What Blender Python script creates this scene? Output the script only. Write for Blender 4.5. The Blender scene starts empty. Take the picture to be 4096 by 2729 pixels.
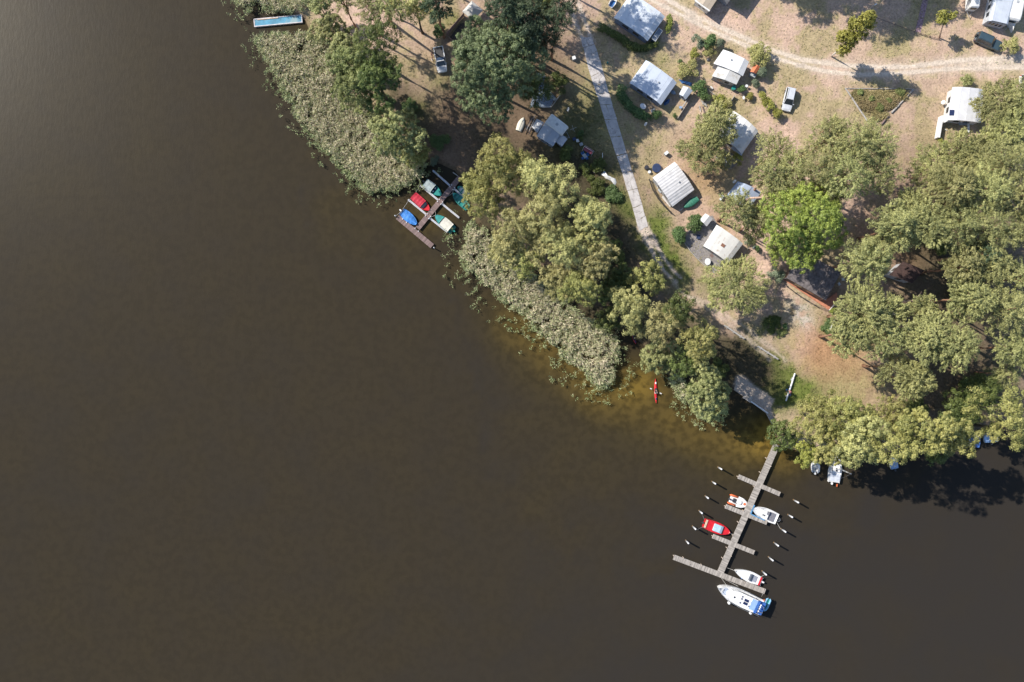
import bpy, math, random
import numpy as np
from mathutils import Vector, Matrix
R = math.radians
rng = np.random.default_rng(7)
random.seed(7)
SC = bpy.context.scene
COL = SC.collection
# ---------------------------------------------------------------- frame: photograph pixels (4096 wide) -> metres
H = 152.0            # camera height above the lake shore
F = 3192.0           # focal length in photograph pixels -> 21 px per metre on the ground
K = 1.7406
WZ = -0.32           # water level
def P(px, py, z=0.0):
    return Vector(((px-2048)*(H-z)/F, (1364.5-py)*(H-z)/F, z))
def O(ox, oy, z=0.0):
    return P(ox*K, oy*K, z)

# ---------------------------------------------------------------- materials
MATS = {}
def nt(name):
    m = bpy.data.materials.new(name); m.use_nodes = True
    t = m.node_tree; b = t.nodes['Principled BSDF']
    return m, t, b
def N(t, typ, **kw):
    n = t.nodes.new(typ)
    for k, v in kw.items(): setattr(n, k, v)
    return n
def ramp(t, fac, stops):
    r = N(t, 'ShaderNodeValToRGB')
    e = r.color_ramp.elements
    while len(e) < len(stops): e.new(0.5)
    for i, (p, c) in enumerate(stops):
        e[i].position = p; e[i].color = (*c, 1)
    t.links.new(fac, r.inputs[0]); return r.outputs[0]
def surf(name, col, rough=0.6, var=0.12, scale=3.0, metal=0.0, bump=0.0, spec=0.5, stretch=(1,1,1), var2=0.0, dirt=None, trans=0):
    """painted / fabric / wood surface: colour with two octaves of noise, optional dirt blotches"""
    if name in MATS: return MATS[name]
    m, t, b = nt(name)
    tc = N(t, 'ShaderNodeTexCoord'); mp = N(t, 'ShaderNodeMapping'); mp.inputs['Scale'].default_value = stretch
    t.links.new(tc.outputs['Object'], mp.inputs[0])
    nz = N(t, 'ShaderNodeTexNoise'); nz.inputs['Scale'].default_value = scale; nz.inputs['Detail'].default_value = 6
    t.links.new(mp.outputs[0], nz.inputs['Vector'])
    lo = tuple(max(0, c*(1-var*2)) for c in col); hi = tuple(min(1, c*(1+var*1.4)) for c in col)
    c = ramp(t, nz.outputs[0], [(0.3, lo), (0.7, hi)])
    if dirt:
        n2 = N(t, 'ShaderNodeTexNoise'); n2.inputs['Scale'].default_value = dirt[1]; n2.inputs['Detail'].default_value = 4
        t.links.new(tc.outputs['Object'], n2.inputs['Vector'])
        f = ramp(t, n2.outputs[0], [(dirt[2], (0,0,0)), (min(1, dirt[2]+.12), (1,1,1))])
        mx = N(t, 'ShaderNodeMix', data_type='RGBA'); t.links.new(f, mx.inputs[0]); t.links.new(c, mx.inputs[6]); mx.inputs[7].default_value = (*dirt[0], 1)
        c = mx.outputs[2]
    t.links.new(c, b.inputs['Base Color'])
    b.inputs['Roughness'].default_value = rough; b.inputs['Metallic'].default_value = metal
    b.inputs['Specular IOR Level'].default_value = spec
    if bump:
        bp = N(t, 'ShaderNodeBump'); bp.inputs['Strength'].default_value = bump; bp.inputs['Distance'].default_value = 0.05
        t.links.new(nz.outputs[0], bp.inputs['Height']); t.links.new(bp.outputs[0], b.inputs['Normal'])
    MATS[name] = m
    return m
def ribbed(name, col, pitch, axis='x', rough=0.5, depth=0.5, dirt=None):
    """sheet with ribs / seams along one axis (object space)"""
    if name in MATS: return MATS[name]
    m = surf(name, col, rough, 0.07, 1.2, dirt=dirt); t = m.node_tree; b = t.nodes['Principled BSDF']
    tc = N(t, 'ShaderNodeTexCoord'); w = N(t, 'ShaderNodeTexWave', bands_direction=axis.upper()); w.inputs['Scale'].default_value = 1/pitch/ (2*math.pi) * 2*math.pi * 0.314
    w.inputs['Distortion'].default_value = 0.4
    t.links.new(tc.outputs['Object'], w.inputs['Vector'])
    bp = N(t, 'ShaderNodeBump'); bp.inputs['Strength'].default_value = depth; bp.inputs['Distance'].default_value = 0.06
    t.links.new(w.outputs['Fac'], bp.inputs['Height']); t.links.new(bp.outputs[0], b.inputs['Normal'])
    return m
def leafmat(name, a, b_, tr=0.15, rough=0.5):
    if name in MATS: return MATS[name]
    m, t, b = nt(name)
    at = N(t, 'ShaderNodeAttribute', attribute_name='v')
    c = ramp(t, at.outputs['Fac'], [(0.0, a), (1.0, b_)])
    oi = N(t, 'ShaderNodeObjectInfo'); hs = N(t, 'ShaderNodeHueSaturation')
    mr = N(t, 'ShaderNodeMapRange'); mr.inputs[3].default_value = 0.487; mr.inputs[4].default_value = 0.51
    t.links.new(oi.outputs['Random'], mr.inputs[0]); t.links.new(mr.outputs[0], hs.inputs['Hue'])
    mv = N(t, 'ShaderNodeMapRange'); mv.inputs[3].default_value = 0.85; mv.inputs[4].default_value = 1.15
    t.links.new(oi.outputs['Random'], mv.inputs[0]); t.links.new(mv.outputs[0], hs.inputs['Value'])
    t.links.new(c, hs.inputs['Color'])
    t.links.new(hs.outputs[0], b.inputs['Base Color']); b.inputs['Roughness'].default_value = rough
    b.inputs['Specular IOR Level'].default_value = 0.35
    tl = N(t, 'ShaderNodeBsdfTranslucent'); t.links.new(hs.outputs[0], tl.inputs[0])
    mx = N(t, 'ShaderNodeMixShader'); mx.inputs[0].default_value = tr
    out = t.nodes['Material Output']
    t.links.new(b.outputs[0], mx.inputs[1]); t.links.new(tl.outputs[0], mx.inputs[2]); t.links.new(mx.outputs[0], out.inputs[0])
    MATS[name] = m
    return m
def glassy(name, col, rough=0.12):
    return surf(name, col, rough, 0.05, 2.0, spec=0.8)

# ---------------------------------------------------------------- objects
def tag(o, label=None, cat=None, group=None, kind=None):
    if label: o['label'] = label
    if cat: o['category'] = cat
    if group: o['group'] = group
    if kind: o['kind'] = kind
    return o
def thing(name, label, cat, loc=(0,0,0), rz=0.0, group=None):
    o = bpy.data.objects.new(name, None); COL.objects.link(o)
    o.empty_display_size = 0.3
    o.location = loc; o.rotation_euler = (0, 0, rz)
    return tag(o, label, cat, group)
def meshobj(name, V, Fc, mat, parent=None, loc=(0,0,0), rz=0.0, smooth=False):
    me = bpy.data.meshes.new(name); me.from_pydata([tuple(v) for v in V], [], Fc); me.update()
    if smooth: me.polygons.foreach_set('use_smooth', [True]*len(me.polygons))
    if mat: me.materials.append(mat)
    o = bpy.data.objects.new(name, me); COL.objects.link(o)
    o.location = loc; o.rotation_euler = (0, 0, rz)
    if parent: o.parent = parent
    return o
def tree_copy(o, loc, rz=0, label=None, group=None, scale=None):
    c = o.copy(); COL.objects.link(c); c.location = loc; c.rotation_euler = (0, 0, rz)
    if scale: c.scale = (scale,)*3
    if label: c['label'] = label
    if group: c['group'] = group
    def kids(src, dst):
        for ch in list(src.children):
            if ch.name == dst.name: continue
            d = ch.copy(); COL.objects.link(d); d.parent = dst; kids(ch, d)
    kids(o, c); return c
class MB:
    def __init__(s): s.v = []; s.f = []
    def add(s, V, Fc):
        n = len(s.v); s.v += [Vector(v) for v in V]; s.f += [tuple(i+n for i in f) for f in Fc]; return s
    def prism(s, pts, z0, z1, inset=0.0):
        """pts: list of (x,y); extruded"""
        n = len(pts); c = Vector((sum(p[0] for p in pts)/n, sum(p[1] for p in pts)/n))
        a = [(p[0], p[1], z0) for p in pts]
        b = [(c.x+(p[0]-c.x)*(1-inset), c.y+(p[1]-c.y)*(1-inset), z1) for p in pts]
        return s.add(a+b, [tuple(range(n))[::-1], tuple(range(n, 2*n))] + [(i, (i+1) % n, n+(i+1) % n, n+i) for i in range(n)])
    def box(s, cx, cy, cz, sx, sy, sz, rz=0.0, bev=0.0, pitch=0.0):
        if bev:
            b = min(bev, sx*.45, sy*.45)
            loc = [(-sx/2+b,-sy/2),(sx/2-b,-sy/2),(sx/2,-sy/2+b),(sx/2,sy/2-b),(sx/2-b,sy/2),(-sx/2+b,sy/2),(-sx/2,sy/2-b),(-sx/2,-sy/2+b)]
        else: loc = [(-sx/2,-sy/2),(sx/2,-sy/2),(sx/2,sy/2),(-sx/2,sy/2)]
        n = len(loc); M = Matrix.Translation((cx,cy,cz)) @ Matrix.Rotation(rz,4,'Z') @ Matrix.Rotation(pitch,4,'Y')
        tz = sz/2; k = 1-(bev*.6/max(sx,sy) if bev else 0)
        V = [M @ Vector((x,y,-tz)) for x,y in loc] + [M @ Vector((x,y,tz-bev*.5)) for x,y in loc]
        fc = [tuple(range(n))[::-1]] + [(i,(i+1)%n,n+(i+1)%n,n+i) for i in range(n)]
        if bev:
            V += [M @ Vector((x*k,y*k,tz)) for x,y in loc]
            fc += [(n+i,n+(i+1)%n,2*n+(i+1)%n,2*n+i) for i in range(n)] + [tuple(range(2*n,3*n))]
        else: fc += [tuple(range(n,2*n))]
        return s.add(V, fc)
    def tube(s, p0, p1, r0, r1=None, n=8):
        return s.path([p0, p1], [r0, r0 if r1 is None else r1], n)
    def path(s, pts, rad, n=8):
        pts = [Vector(p) for p in pts]
        if not hasattr(rad, '__len__'): rad = [rad]*len(pts)
        base = len(s.v); m = len(pts)
        for i, p in enumerate(pts):
            d = (pts[min(i+1,m-1)] - pts[max(i-1,0)]).normalized()
            u = d.cross(Vector((0,0,1)));  u = u.normalized() if u.length > 1e-3 else Vector((1,0,0))
            w = d.cross(u).normalized()
            for k in range(n):
                a = 2*math.pi*k/n; s.v.append(p + (u*math.cos(a)+w*math.sin(a))*rad[i])
        for i in range(m-1):
            for k in range(n):
                a = base+i*n+k; b = base+i*n+(k+1)%n
                s.f.append((a, b, b+n, a+n))
        s.f.append(tuple(base+k for k in range(n))[::-1]); s.f.append(tuple(base+(m-1)*n+k for k in range(n)))
        return s
    def lathe(s, cx, cy, prof, n=20, sx=1.0, sy=1.0, rz=0.0):
        base = len(s.v); ca, sa = math.cos(rz), math.sin(rz)
        for r, z in prof:
            for k in range(n):
                a = 2*math.pi*k/n; x = r*sx*math.cos(a); y = r*sy*math.sin(a)
                s.v.append(Vector((cx+x*ca-y*sa, cy+x*sa+y*ca, z)))
        for i in range(len(prof)-1):
            for k in range(n):
                a = base+i*n+k; b = base+i*n+(k+1)%n; s.f.append((a,b,b+n,a+n))
        s.f.append(tuple(base+k for k in range(n))[::-1]); s.f.append(tuple(base+(len(prof)-1)*n+k for k in range(n)))
        return s
    def build(s, name, mat, parent=None, smooth=False, world=False):
        V = s.v
        if world and parent is not None:
            M = (Matrix.Translation(parent.location) @ Matrix.Rotation(parent.rotation_euler[2],4,'Z')).inverted()
            V = [M @ v for v in V]
        return meshobj(name, V, s.f, mat, parent, smooth=smooth)
def bar(name, a, b, w, z0, z1, mat, parent=None, bev=0.0):
    """box between two photo pixels, own frame with x along its length"""
    pa, pb = P(*a, (z0+z1)/2), P(*b, (z0+z1)/2)
    d = pb-pa; L = Vector((d.x,d.y)).length; ang = math.atan2(d.y,d.x); c = (pa+pb)/2
    m = MB().box(0,0,0,L,w,z1-z0,0,bev)
    o = m.build(name, mat)
    if parent is not None:
        o.parent = parent
        M = (Matrix.Translation(parent.location) @ Matrix.Rotation(parent.rotation_euler[2],4,'Z')).inverted()
        l = M @ Vector((c.x,c.y,(z0+z1)/2)); o.location = l; o.rotation_euler = (0,0,ang-parent.rotation_euler[2])
    else:
        o.location = (c.x,c.y,(z0+z1)/2); o.rotation_euler = (0,0,ang)
    return o
# ---------------------------------------------------------------- numpy noise + distances
def vnoise(x, y, seed=0):
    r = np.random.default_rng(seed); T = r.random((256,256))
    xi = np.floor(x).astype(int); yi = np.floor(y).astype(int); fx = x-xi; fy = y-yi
    fx = fx*fx*(3-2*fx); fy = fy*fy*(3-2*fy)
    g = lambda a,b: T[a & 255, b & 255]
    return (g(xi,yi)*(1-fx)+g(xi+1,yi)*fx)*(1-fy) + (g(xi,yi+1)*(1-fx)+g(xi+1,yi+1)*fx)*fy
def fbm(x, y, seed=0, oc=4):
    s = 0; a = 0.5; tot = 0
    for i in range(oc):
        s = s + a*vnoise(x*2**i, y*2**i, seed+i); tot += a; a *= .5
    return s/tot
def pdist(px, py, line):
    d = np.full(np.shape(px), 1e9)
    for (x0,y0),(x1,y1) in zip(line[:-1], line[1:]):
        dx, dy = x1-x0, y1-y0; L2 = dx*dx+dy*dy+1e-9
        t = np.clip(((px-x0)*dx+(py-y0)*dy)/L2, 0, 1)
        d = np.minimum(d, np.hypot(px-x0-t*dx, py-y0-t*dy))
    return d
def inside(px, py, poly):
    c = np.zeros(np.shape(px), bool); n = len(poly)
    for i in range(n):
        x0,y0 = poly[i]; x1,y1 = poly[(i+1)%n]
        if y0 == y1: continue
        k = ((y0 > py) != (y1 > py)) & (px < (x1-x0)*(py-y0)/(y1-y0)+x0)
        c ^= k
    return c
def sm(a, b, x):
    t = np.clip((x-a)/(b-a), 0, 1); return t*t*(3-2*t)
# ================================================================= LAND AND WATER
SHORE_O = [(625,-700),(625,-60),(640,20),(700,45),(712,75),(745,120),(765,190),(830,262),(900,345),(975,372),(1010,376),(1045,392),(1062,415),(1078,450),
         (1090,505),(1135,575),(1220,652),(1320,722),(1400,752),(1448,768),(1478,792),(1495,820),(1535,862),(1590,925),(1650,925),(1687,892),(1727,922),
         (1763,951),(1776,974),(1782,1000),(1795,1028),(1860,1042),(1950,1040),(2050,1040),(2150,1010),(2230,992),(2353,988),(2500,980),(3400,960)]
SHORE = [(x*K, y*K) for x, y in SHORE_O]
LANDPOLY = SHORE + [(6000,-1300),(1000,-1300)]
TRACKS = {  # wheel ruts of the sandy track (photo pixels)
 'upper': [(2500,-120),(2671,0),(2808,78),(2978,153),(3100,205),(3200,238),(3296,252),(3400,264),(3500,268),(3620,268),(3704,260),(3800,246),(3874,238),(4096,231),(4400,215)],
 'lower': [(2440,-110),(2604,0),(2740,68),(2876,136),(3012,194),(3100,232),(3200,262),(3296,285),(3432,299),(3540,297),(3636,290),(3806,276),(3950,273),(4096,272),(4400,262)]}
DIRT = {
 'g': [(2574,905),(2590,940),(2612,975)],
 'a': [(2558,915),(2590,975),(2625,1040),(2665,1090),(2705,1130)],
 'b': [(2600,930),(2625,980),(2655,1030),(2690,1080),(2725,1115)],
 'c': [(2640,1060),(2680,1115),(2720,1165),(2760,1190),(2830,1235),(2900,1285),(2960,1330),(3020,1380),(3080,1440)],
 'd': [(2740,1180),(2820,1210),(2900,1260),(2970,1300),(3030,1350),(3090,1395),(3140,1440)],
 'e': [(2280,10),(2300,90),(2335,165)], 'f': [(2312,15),(2345,100),(2370,165)]}
def gz(px, py, blobs):
    s = 0
    for (x,y,r,a) in blobs: s = s + a*np.exp(-((px-x)**2+(py-y)**2)/(r*r))
    return s
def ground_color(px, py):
    n1 = fbm(px/90, py/90, 3, 5); n2 = fbm(px/22, py/22, 11, 4); n3 = fbm(px/320, py/320, 21, 3); n4 = vnoise(px/7, py/7, 5)
    tan = np.array([0.54,0.392,0.30]); pink = np.array([0.60,0.43,0.345]); olive = np.array([0.34,0.29,0.15]); green = np.array([0.15,0.18,0.045])
    rust = np.array([0.40,0.235,0.135]); sand = np.array([0.64,0.545,0.455]); grey = np.array([0.50,0.46,0.44]); litter = np.array([0.22,0.15,0.105])
    c = tan[None]*np.ones(np.shape(px)+(1,))
    def mix(col, f):
        nonlocal c
        f = np.clip(f,0,1)[...,None]; c = c*(1-f)+col*f
    mix(pink, sm(.45,.62,n3)*.8)
    mix(olive, sm(.42,.60,n1*.6+n2*.4)*.75)
    # where it is greener / rustier; leaf litter also darkened to deepen tree shade
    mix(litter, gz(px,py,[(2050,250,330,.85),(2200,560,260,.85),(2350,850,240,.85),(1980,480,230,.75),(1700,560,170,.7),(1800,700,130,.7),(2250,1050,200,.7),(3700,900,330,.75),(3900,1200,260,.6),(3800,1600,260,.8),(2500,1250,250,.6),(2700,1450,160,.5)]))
    mix(rust, gz(px,py,[(3380,1500,150,.85),(3300,1400,120,.7),(3480,960,90,.8),(3650,1020,60,.8),(2830,720,90,.5),(2760,620,80,.45),(2880,900,70,.4),(3750,1520,120,.5),(2700,1000,40,.4)]))
    mix(pink, gz(px,py,[(1520,60,110,.9),(1430,50,70,.7),(2700,660,70,.5),(2760,900,50,.6),(3050,1090,60,.6)])*(.6+.5*n1))
    mix(olive, gz(px,py,[(3300,1620,110,.8),(3430,1560,120,.6),(3450,420,110,.7),(3760,430,70,.4),(3600,180,90,.4),(2650,260,110,.6),(2400,360,150,.7),(2380,560,140,.8),(2620,560,120,.5),(1700,270,80,.5),(3100,360,80,.5),(2950,440,60,.5),(2740,340,60,.5)])*(.5+1.0*n2))
    mix(green, gz(px,py,[(2590,950,75,.9),(2500,850,60,.9),(2660,1010,60,.9),(2720,1080,70,.8),(2480,790,45,.7),(2640,880,50,.7),(3200,1560,38,.6),(3230,1600,45,.4),(3320,1300,40,1),(2330,480,90,.5),(2270,640,100,.5),(1810,80,35,.7),(1660,440,60,.7),(1760,330,50,.4),(2840,1150,60,.6),(3060,1300,45,.6),(3010,1350,40,.5),(2960,1600,60,.4),(3130,1600,70,.7),(3060,1540,80,.8),(3080,1470,80,.8),(2980,1430,70,.7),(3140,1540,70,.8),(3250,1560,60,.5),(2630,240,50,.3),(3340,640,40,.3),(2420,700,60,.6)])*(.45+1.1*n2))
    mix(grey, gz(px,py,[(3190,1240,50,.8),(3230,1290,30,.5)])*sm(.3,.6,n2))
    humus_shade = np.array([.075,.062,.038])  # humus under trees, darkened further to stand in for deeper shade
    mix(humus_shade, gz(px,py,[(2420,1010,150,1),(2530,1190,130,1),(2700,1330,110,.8),(2800,1450,120,1),(2900,1520,110,.9),(2250,800,170,.9),(2120,690,120,.7),(1680,520,90,.8),(1600,380,70,.8),(2350,690,120,.7),(2330,470,90,.5),(3000,1440,90,.5),(3080,1560,70,.5),(3850,1560,200,.7),(3750,980,180,.6),(3800,1250,160,.6),(2110,320,140,.6),(1860,400,110,.55),(1950,560,120,.7),(2930,1400,80,.6),(3060,1480,70,.5),(2450,900,60,.5),(3330,1180,60,.5)])*(.55+.9*n2))
    sd = pdist(px,py,SHORE); mix(humus_shade, (1-sm(30,120,sd))*sm(1830,1950,px)*(1-sm(2850,2990,px))*1.1)
    mix(humus_shade*1.3, sm(3500,3700,px)*sm(760,900,py)*.6*(.4+n1))
    # ruts
    for k, w, a in (('upper',10,1),('lower',9,1)):
        d = pdist(px,py,TRACKS[k]) + (n2-.5)*14
        mix(sand, (1-sm(w*.6,w*1.25,d))*a)
    d = np.minimum(pdist(px,py,TRACKS['upper']), pdist(px,py,TRACKS['lower']))
    mix(sand, (1-sm(12,40,d+(n1-.5)*30))*.22)
    wide = sm(3700,3950,px)*(1-sm(10,30,np.abs(py-252)+(n2-.5)*20)); mix(sand, wide*.85)
    for k in DIRT:
        d = pdist(px,py,DIRT[k]) + (n2-.5)*16 + (n1-.5)*10
        mix(sand*np.array([.9,.88,.9]), (1-sm(3,12,d-(12 if k=='g' else 0)))*(.95 if k in 'abefg' else .45)*sm(.25,.45,n2+.15))
    # beach sand
    bd = inside(px,py,BEACH); mix(np.array([.42,.36,.31]), bd*1.0)
    bs = pdist(px,py,BEACH+[BEACH[0]]) ; mix(np.array([.42,.36,.31]), (1-sm(0,9,bs+(n2-.5)*12))*.9)
    # bank mud near the water
    sd = pdist(px,py,SHORE); mix(np.array([.10,.075,.045]), (1-sm(4,26,sd))*(~bd)*.8)
    c = c*(0.74+0.52*n2[...,None])*(0.9+.2*n4[...,None])
    return np.clip(c,0,1)
BEACH = [(2950,1505),(2975,1512),(3020,1548),(3094,1597),(3082,1634),(3094,1680),(3089,1698),(3066,1655),(3005,1607),(2936,1560)]

def ground_material():
    m, t, b = nt('sandy_ground'); at = N(t,'ShaderNodeAttribute',attribute_name='Col')
    tc = N(t,'ShaderNodeTexCoord'); n1 = N(t,'ShaderNodeTexNoise'); n1.inputs['Scale'].default_value = 2.6; n1.inputs['Detail'].default_value = 7; n1.inputs['Roughness'].default_value = .7
    t.links.new(tc.outputs['Object'], n1.inputs['Vector'])
    f = ramp(t, n1.outputs[0], [(0.3,(0.60,0.60,0.57)),(0.5,(1,1,1)),(0.7,(1.27,1.26,1.24))])
    mx = N(t,'ShaderNodeMix',data_type='RGBA',blend_type='MULTIPLY'); mx.inputs[0].default_value = 1
    t.links.new(at.outputs['Color'], mx.inputs[6]); t.links.new(f, mx.inputs[7]); t.links.new(mx.outputs[2], b.inputs['Base Color'])
    b.inputs['Roughness'].default_value = .95; b.inputs['Specular IOR Level'].default_value = .15
    bp = N(t,'ShaderNodeBump'); bp.inputs['Strength'].default_value = .9; bp.inputs['Distance'].default_value = .12
    t.links.new(n1.outputs[0], bp.inputs['Height']); t.links.new(bp.outputs[0], b.inputs['Normal'])
    MATS['ground'] = m; return m
def grid_obj(name, xs, ys, zf, mat, colf=None, attr=None, mask=None):
    X, Y = np.meshgrid(xs, ys); nx, ny = len(xs), len(ys)
    px = X*F/H+2048; py = 1364.5-Y*F/H
    Z = zf(px, py)
    V = np.stack([X,Y,Z],-1).reshape(-1,3)
    i = np.arange(nx*ny).reshape(ny,nx)
    q = np.stack([i[:-1,:-1],i[:-1,1:],i[1:,1:],i[1:,:-1]],-1).reshape(-1,4)
    o = fast_mesh(name, V, q, mat)
    me = o.data
    me.polygons.foreach_set('use_smooth', np.ones(len(q),bool))
    if colf is not None:
        c = colf(px.ravel(), py.ravel()); c = np.concatenate([c, np.ones((len(c),1))],1)
        a = me.color_attributes.new('Col','FLOAT_COLOR','POINT'); a.data.foreach_set('color', c.ravel())
    if attr is not None:
        a = me.attributes.new(attr[0],'FLOAT','POINT'); a.data.foreach_set('value', attr[1](px.ravel(),py.ravel()).astype(np.float32))
    return o
def fast_mesh(name, V, Q, mat, parent=None):
    me = bpy.data.meshes.new(name); nv, nf = len(V), len(Q); k = Q.shape[1]
    me.vertices.add(nv); me.vertices.foreach_set('co', np.asarray(V,np.float32).ravel())
    me.loops.add(nf*k); me.loops.foreach_set('vertex_index', Q.astype(np.int32).ravel())
    me.polygons.add(nf); me.polygons.foreach_set('loop_start', np.arange(0,nf*k,k,dtype=np.int32)); me.polygons.foreach_set('loop_total', np.full(nf,k,np.int32))
    me.update(calc_edges=True)
    if mat: me.materials.append(mat)
    o = bpy.data.objects.new(name, me); COL.objects.link(o)
    if parent: o.parent = parent
    return o
def land_z(px, py):
    sd = pdist(px,py,SHORE)/21.0
    ins = inside(px,py,LANDPOLY)
    n = fbm(px/60,py/60,31,3)
    z = np.where(ins, np.clip(sd*.45-.34,-.4,0), np.clip(-sd*.25-.34,-2.2,-.3))
    return z + np.where(ins & (sd>1.5), (n-.5)*.06, 0) - np.where(ins,0.0,.02)
def build_land():
    xs = np.concatenate([[-700,-400,-250,-150,-100,-78], np.arange(-70,104,.36), [110,125,160,250,400,700]])
    ys = np.concatenate([[-700,-400,-250,-150,-80,-45], np.arange(-28,72,.36), [76,85,110,160,250,400,700]])
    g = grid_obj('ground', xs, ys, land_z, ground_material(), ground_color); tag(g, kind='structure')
    # water
    m, t, b = nt('lake_water'); at = N(t,'ShaderNodeAttribute',attribute_name='shallow')
    tc = N(t,'ShaderNodeTexCoord')
    n = N(t,'ShaderNodeTexNoise'); n.inputs['Scale'].default_value = .12; n.inputs['Detail'].default_value = 5
    t.links.new(tc.outputs['Object'], n.inputs['Vector'])
    wd = N(t,'ShaderNodeTexNoise'); wd.inputs['Scale'].default_value = .75; wd.inputs['Detail'].default_value = 6; t.links.new(tc.outputs['Object'], wd.inputs['Vector'])
    ad = N(t,'ShaderNodeMath',operation='MULTIPLY_ADD'); t.links.new(n.outputs[0], ad.inputs[0]); ad.inputs[1].default_value = .18
    sb = N(t,'ShaderNodeMath',operation='SUBTRACT'); t.links.new(at.outputs['Fac'], sb.inputs[0]); sb.inputs[1].default_value = .10; t.links.new(sb.outputs[0], ad.inputs[2])
    c = ramp(t, ad.outputs[0], [(0.0,(0.0335,0.0292,0.0250)),(.15,(0.0400,0.0322,0.0212)),(0.36,(0.050,0.039,0.0195)),(.65,(0.098,0.070,0.022)),(1,(0.175,0.120,0.027))])
    wr = ramp(t, wd.outputs[0], [(.38,(.45,.45,.50)),(.58,(1.10,1.06,1.0))])          # weed and silt patches on the shallow bed
    wm = N(t,'ShaderNodeMix',data_type='RGBA',blend_type='MULTIPLY'); t.links.new(ad.outputs[0],wm.inputs[0]); t.links.new(c,wm.inputs[6]); t.links.new(wr,wm.inputs[7]); c = wm.outputs[2]
    t.links.new(c, b.inputs['Base Color']); b.inputs['IOR'].default_value = 1.33; b.inputs['Roughness'].default_value = .335; b.inputs['Specular IOR Level'].default_value = .15
    mp = N(t,'ShaderNodeMapping'); mp.inputs['Scale'].default_value = (1.0,.33,1); mp.inputs['Rotation'].default_value = (0,0,R(-8)); t.links.new(tc.outputs['Object'], mp.inputs[0])
    w = N(t,'ShaderNodeTexNoise'); w.inputs['Scale'].default_value = 1.9; w.inputs['Detail'].default_value = 9; w.inputs['Roughness'].default_value = .62; t.links.new(mp.outputs[0], w.inputs['Vector'])
    bp = N(t,'ShaderNodeBump'); bp.inputs['Strength'].default_value = .13; bp.inputs['Distance'].default_value = .10
    t.links.new(w.outputs[0], bp.inputs['Height']); t.links.new(bp.outputs[0], b.inputs['Normal'])
    def shallow(px,py):
        ox, oy = px/K, py/K
        s = gz(ox,oy,[(1780,1010,45,.8),(1740,1000,60,.55),(1820,1065,50,.45),(1550,960,80,.4),(1480,880,55,.6),(1640,1000,80,.4),(1400,900,80,.35),(1250,790,85,.5),(1170,730,70,.42),(1340,860,80,.4),
          (1060,620,45,.25),(960,520,60,.22),(1700,1060,90,.25),(1000,490,50,.25),(1450,980,230,.2),(1900,1000,150,.25),(850,430,120,.15),(700,60,60,.3)])
        return s*.82 + (fbm(px/120,py/120,77,4)-.5)*.25*(s>.02) + .03+.13*sm(3600,1900,px+.25*py) + .05*(fbm(px/500,py/500,7,3)-.5)
    xs = np.concatenate([[-700,-300,-160], np.arange(-110,125,1.2), [170,300,700]]); ys = np.concatenate([[-700,-300,-130], np.arange(-75,85,1.2), [130,300,700]])
    g = grid_obj('lake_water', xs, ys, lambda a,b_: np.full(np.shape(a),WZ), m, None, ('shallow',shallow)); tag(g, kind='structure')
def ribbon(name, line, wpx, dz, colored=True, mat=None):
    """strip laid on the ground along a line of photo pixels"""
    pts = []
    for (x0,y0),(x1,y1) in zip(line[:-1], line[1:]):
        L = math.hypot(x1-x0,y1-y0); k = max(1,int(L/7))
        for i in range(k): pts.append((x0+(x1-x0)*i/k, y0+(y1-y0)*i/k))
    pts.append(line[-1]); pts = np.array(pts)
    d = np.gradient(pts,axis=0); d /= np.linalg.norm(d,axis=1)[:,None]; nrm = np.stack([-d[:,1],d[:,0]],1)
    nw = 7; off = np.linspace(-.5,.5,nw)*wpx
    G = pts[:,None]+nrm[:,None]*off[None,:,None]; G[:,0] += nrm*(rng.random((len(pts),1))-.5)*wpx*.35; G[:,-1] += nrm*(rng.random((len(pts),1))-.5)*wpx*.35
    Z = land_z(G[...,0],G[...,1])+dz
    X = (G[...,0]-2048)*H/F; Y = (1364.5-G[...,1])*H/F
    i = np.arange(len(pts)*nw).reshape(len(pts),nw)
    o = fast_mesh(name, np.stack([X,Y,Z],-1).reshape(-1,3), np.stack([i[:-1,:-1],i[1:,:-1],i[1:,1:],i[:-1,1:]],-1).reshape(-1,4), mat or MATS['ground'])
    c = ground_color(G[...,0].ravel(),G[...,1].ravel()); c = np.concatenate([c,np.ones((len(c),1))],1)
    a = o.data.color_attributes.new('Col','FLOAT_COLOR','POINT'); a.data.foreach_set('color',c.ravel())
    return tag(o, kind='structure')
ROAD_L = [(2322,150),(2340,220),(2356,285),(2376,345),(2394,400),(2425,499),(2466,624),(2503,740),(2537,856),(2556,925)]
ROAD_R = [(2366,150),(2386,195),(2403,250),(2424,330),(2442,400),(2473,499),(2507,614),(2544,733),(2575,839),(2590,905)]
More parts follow.
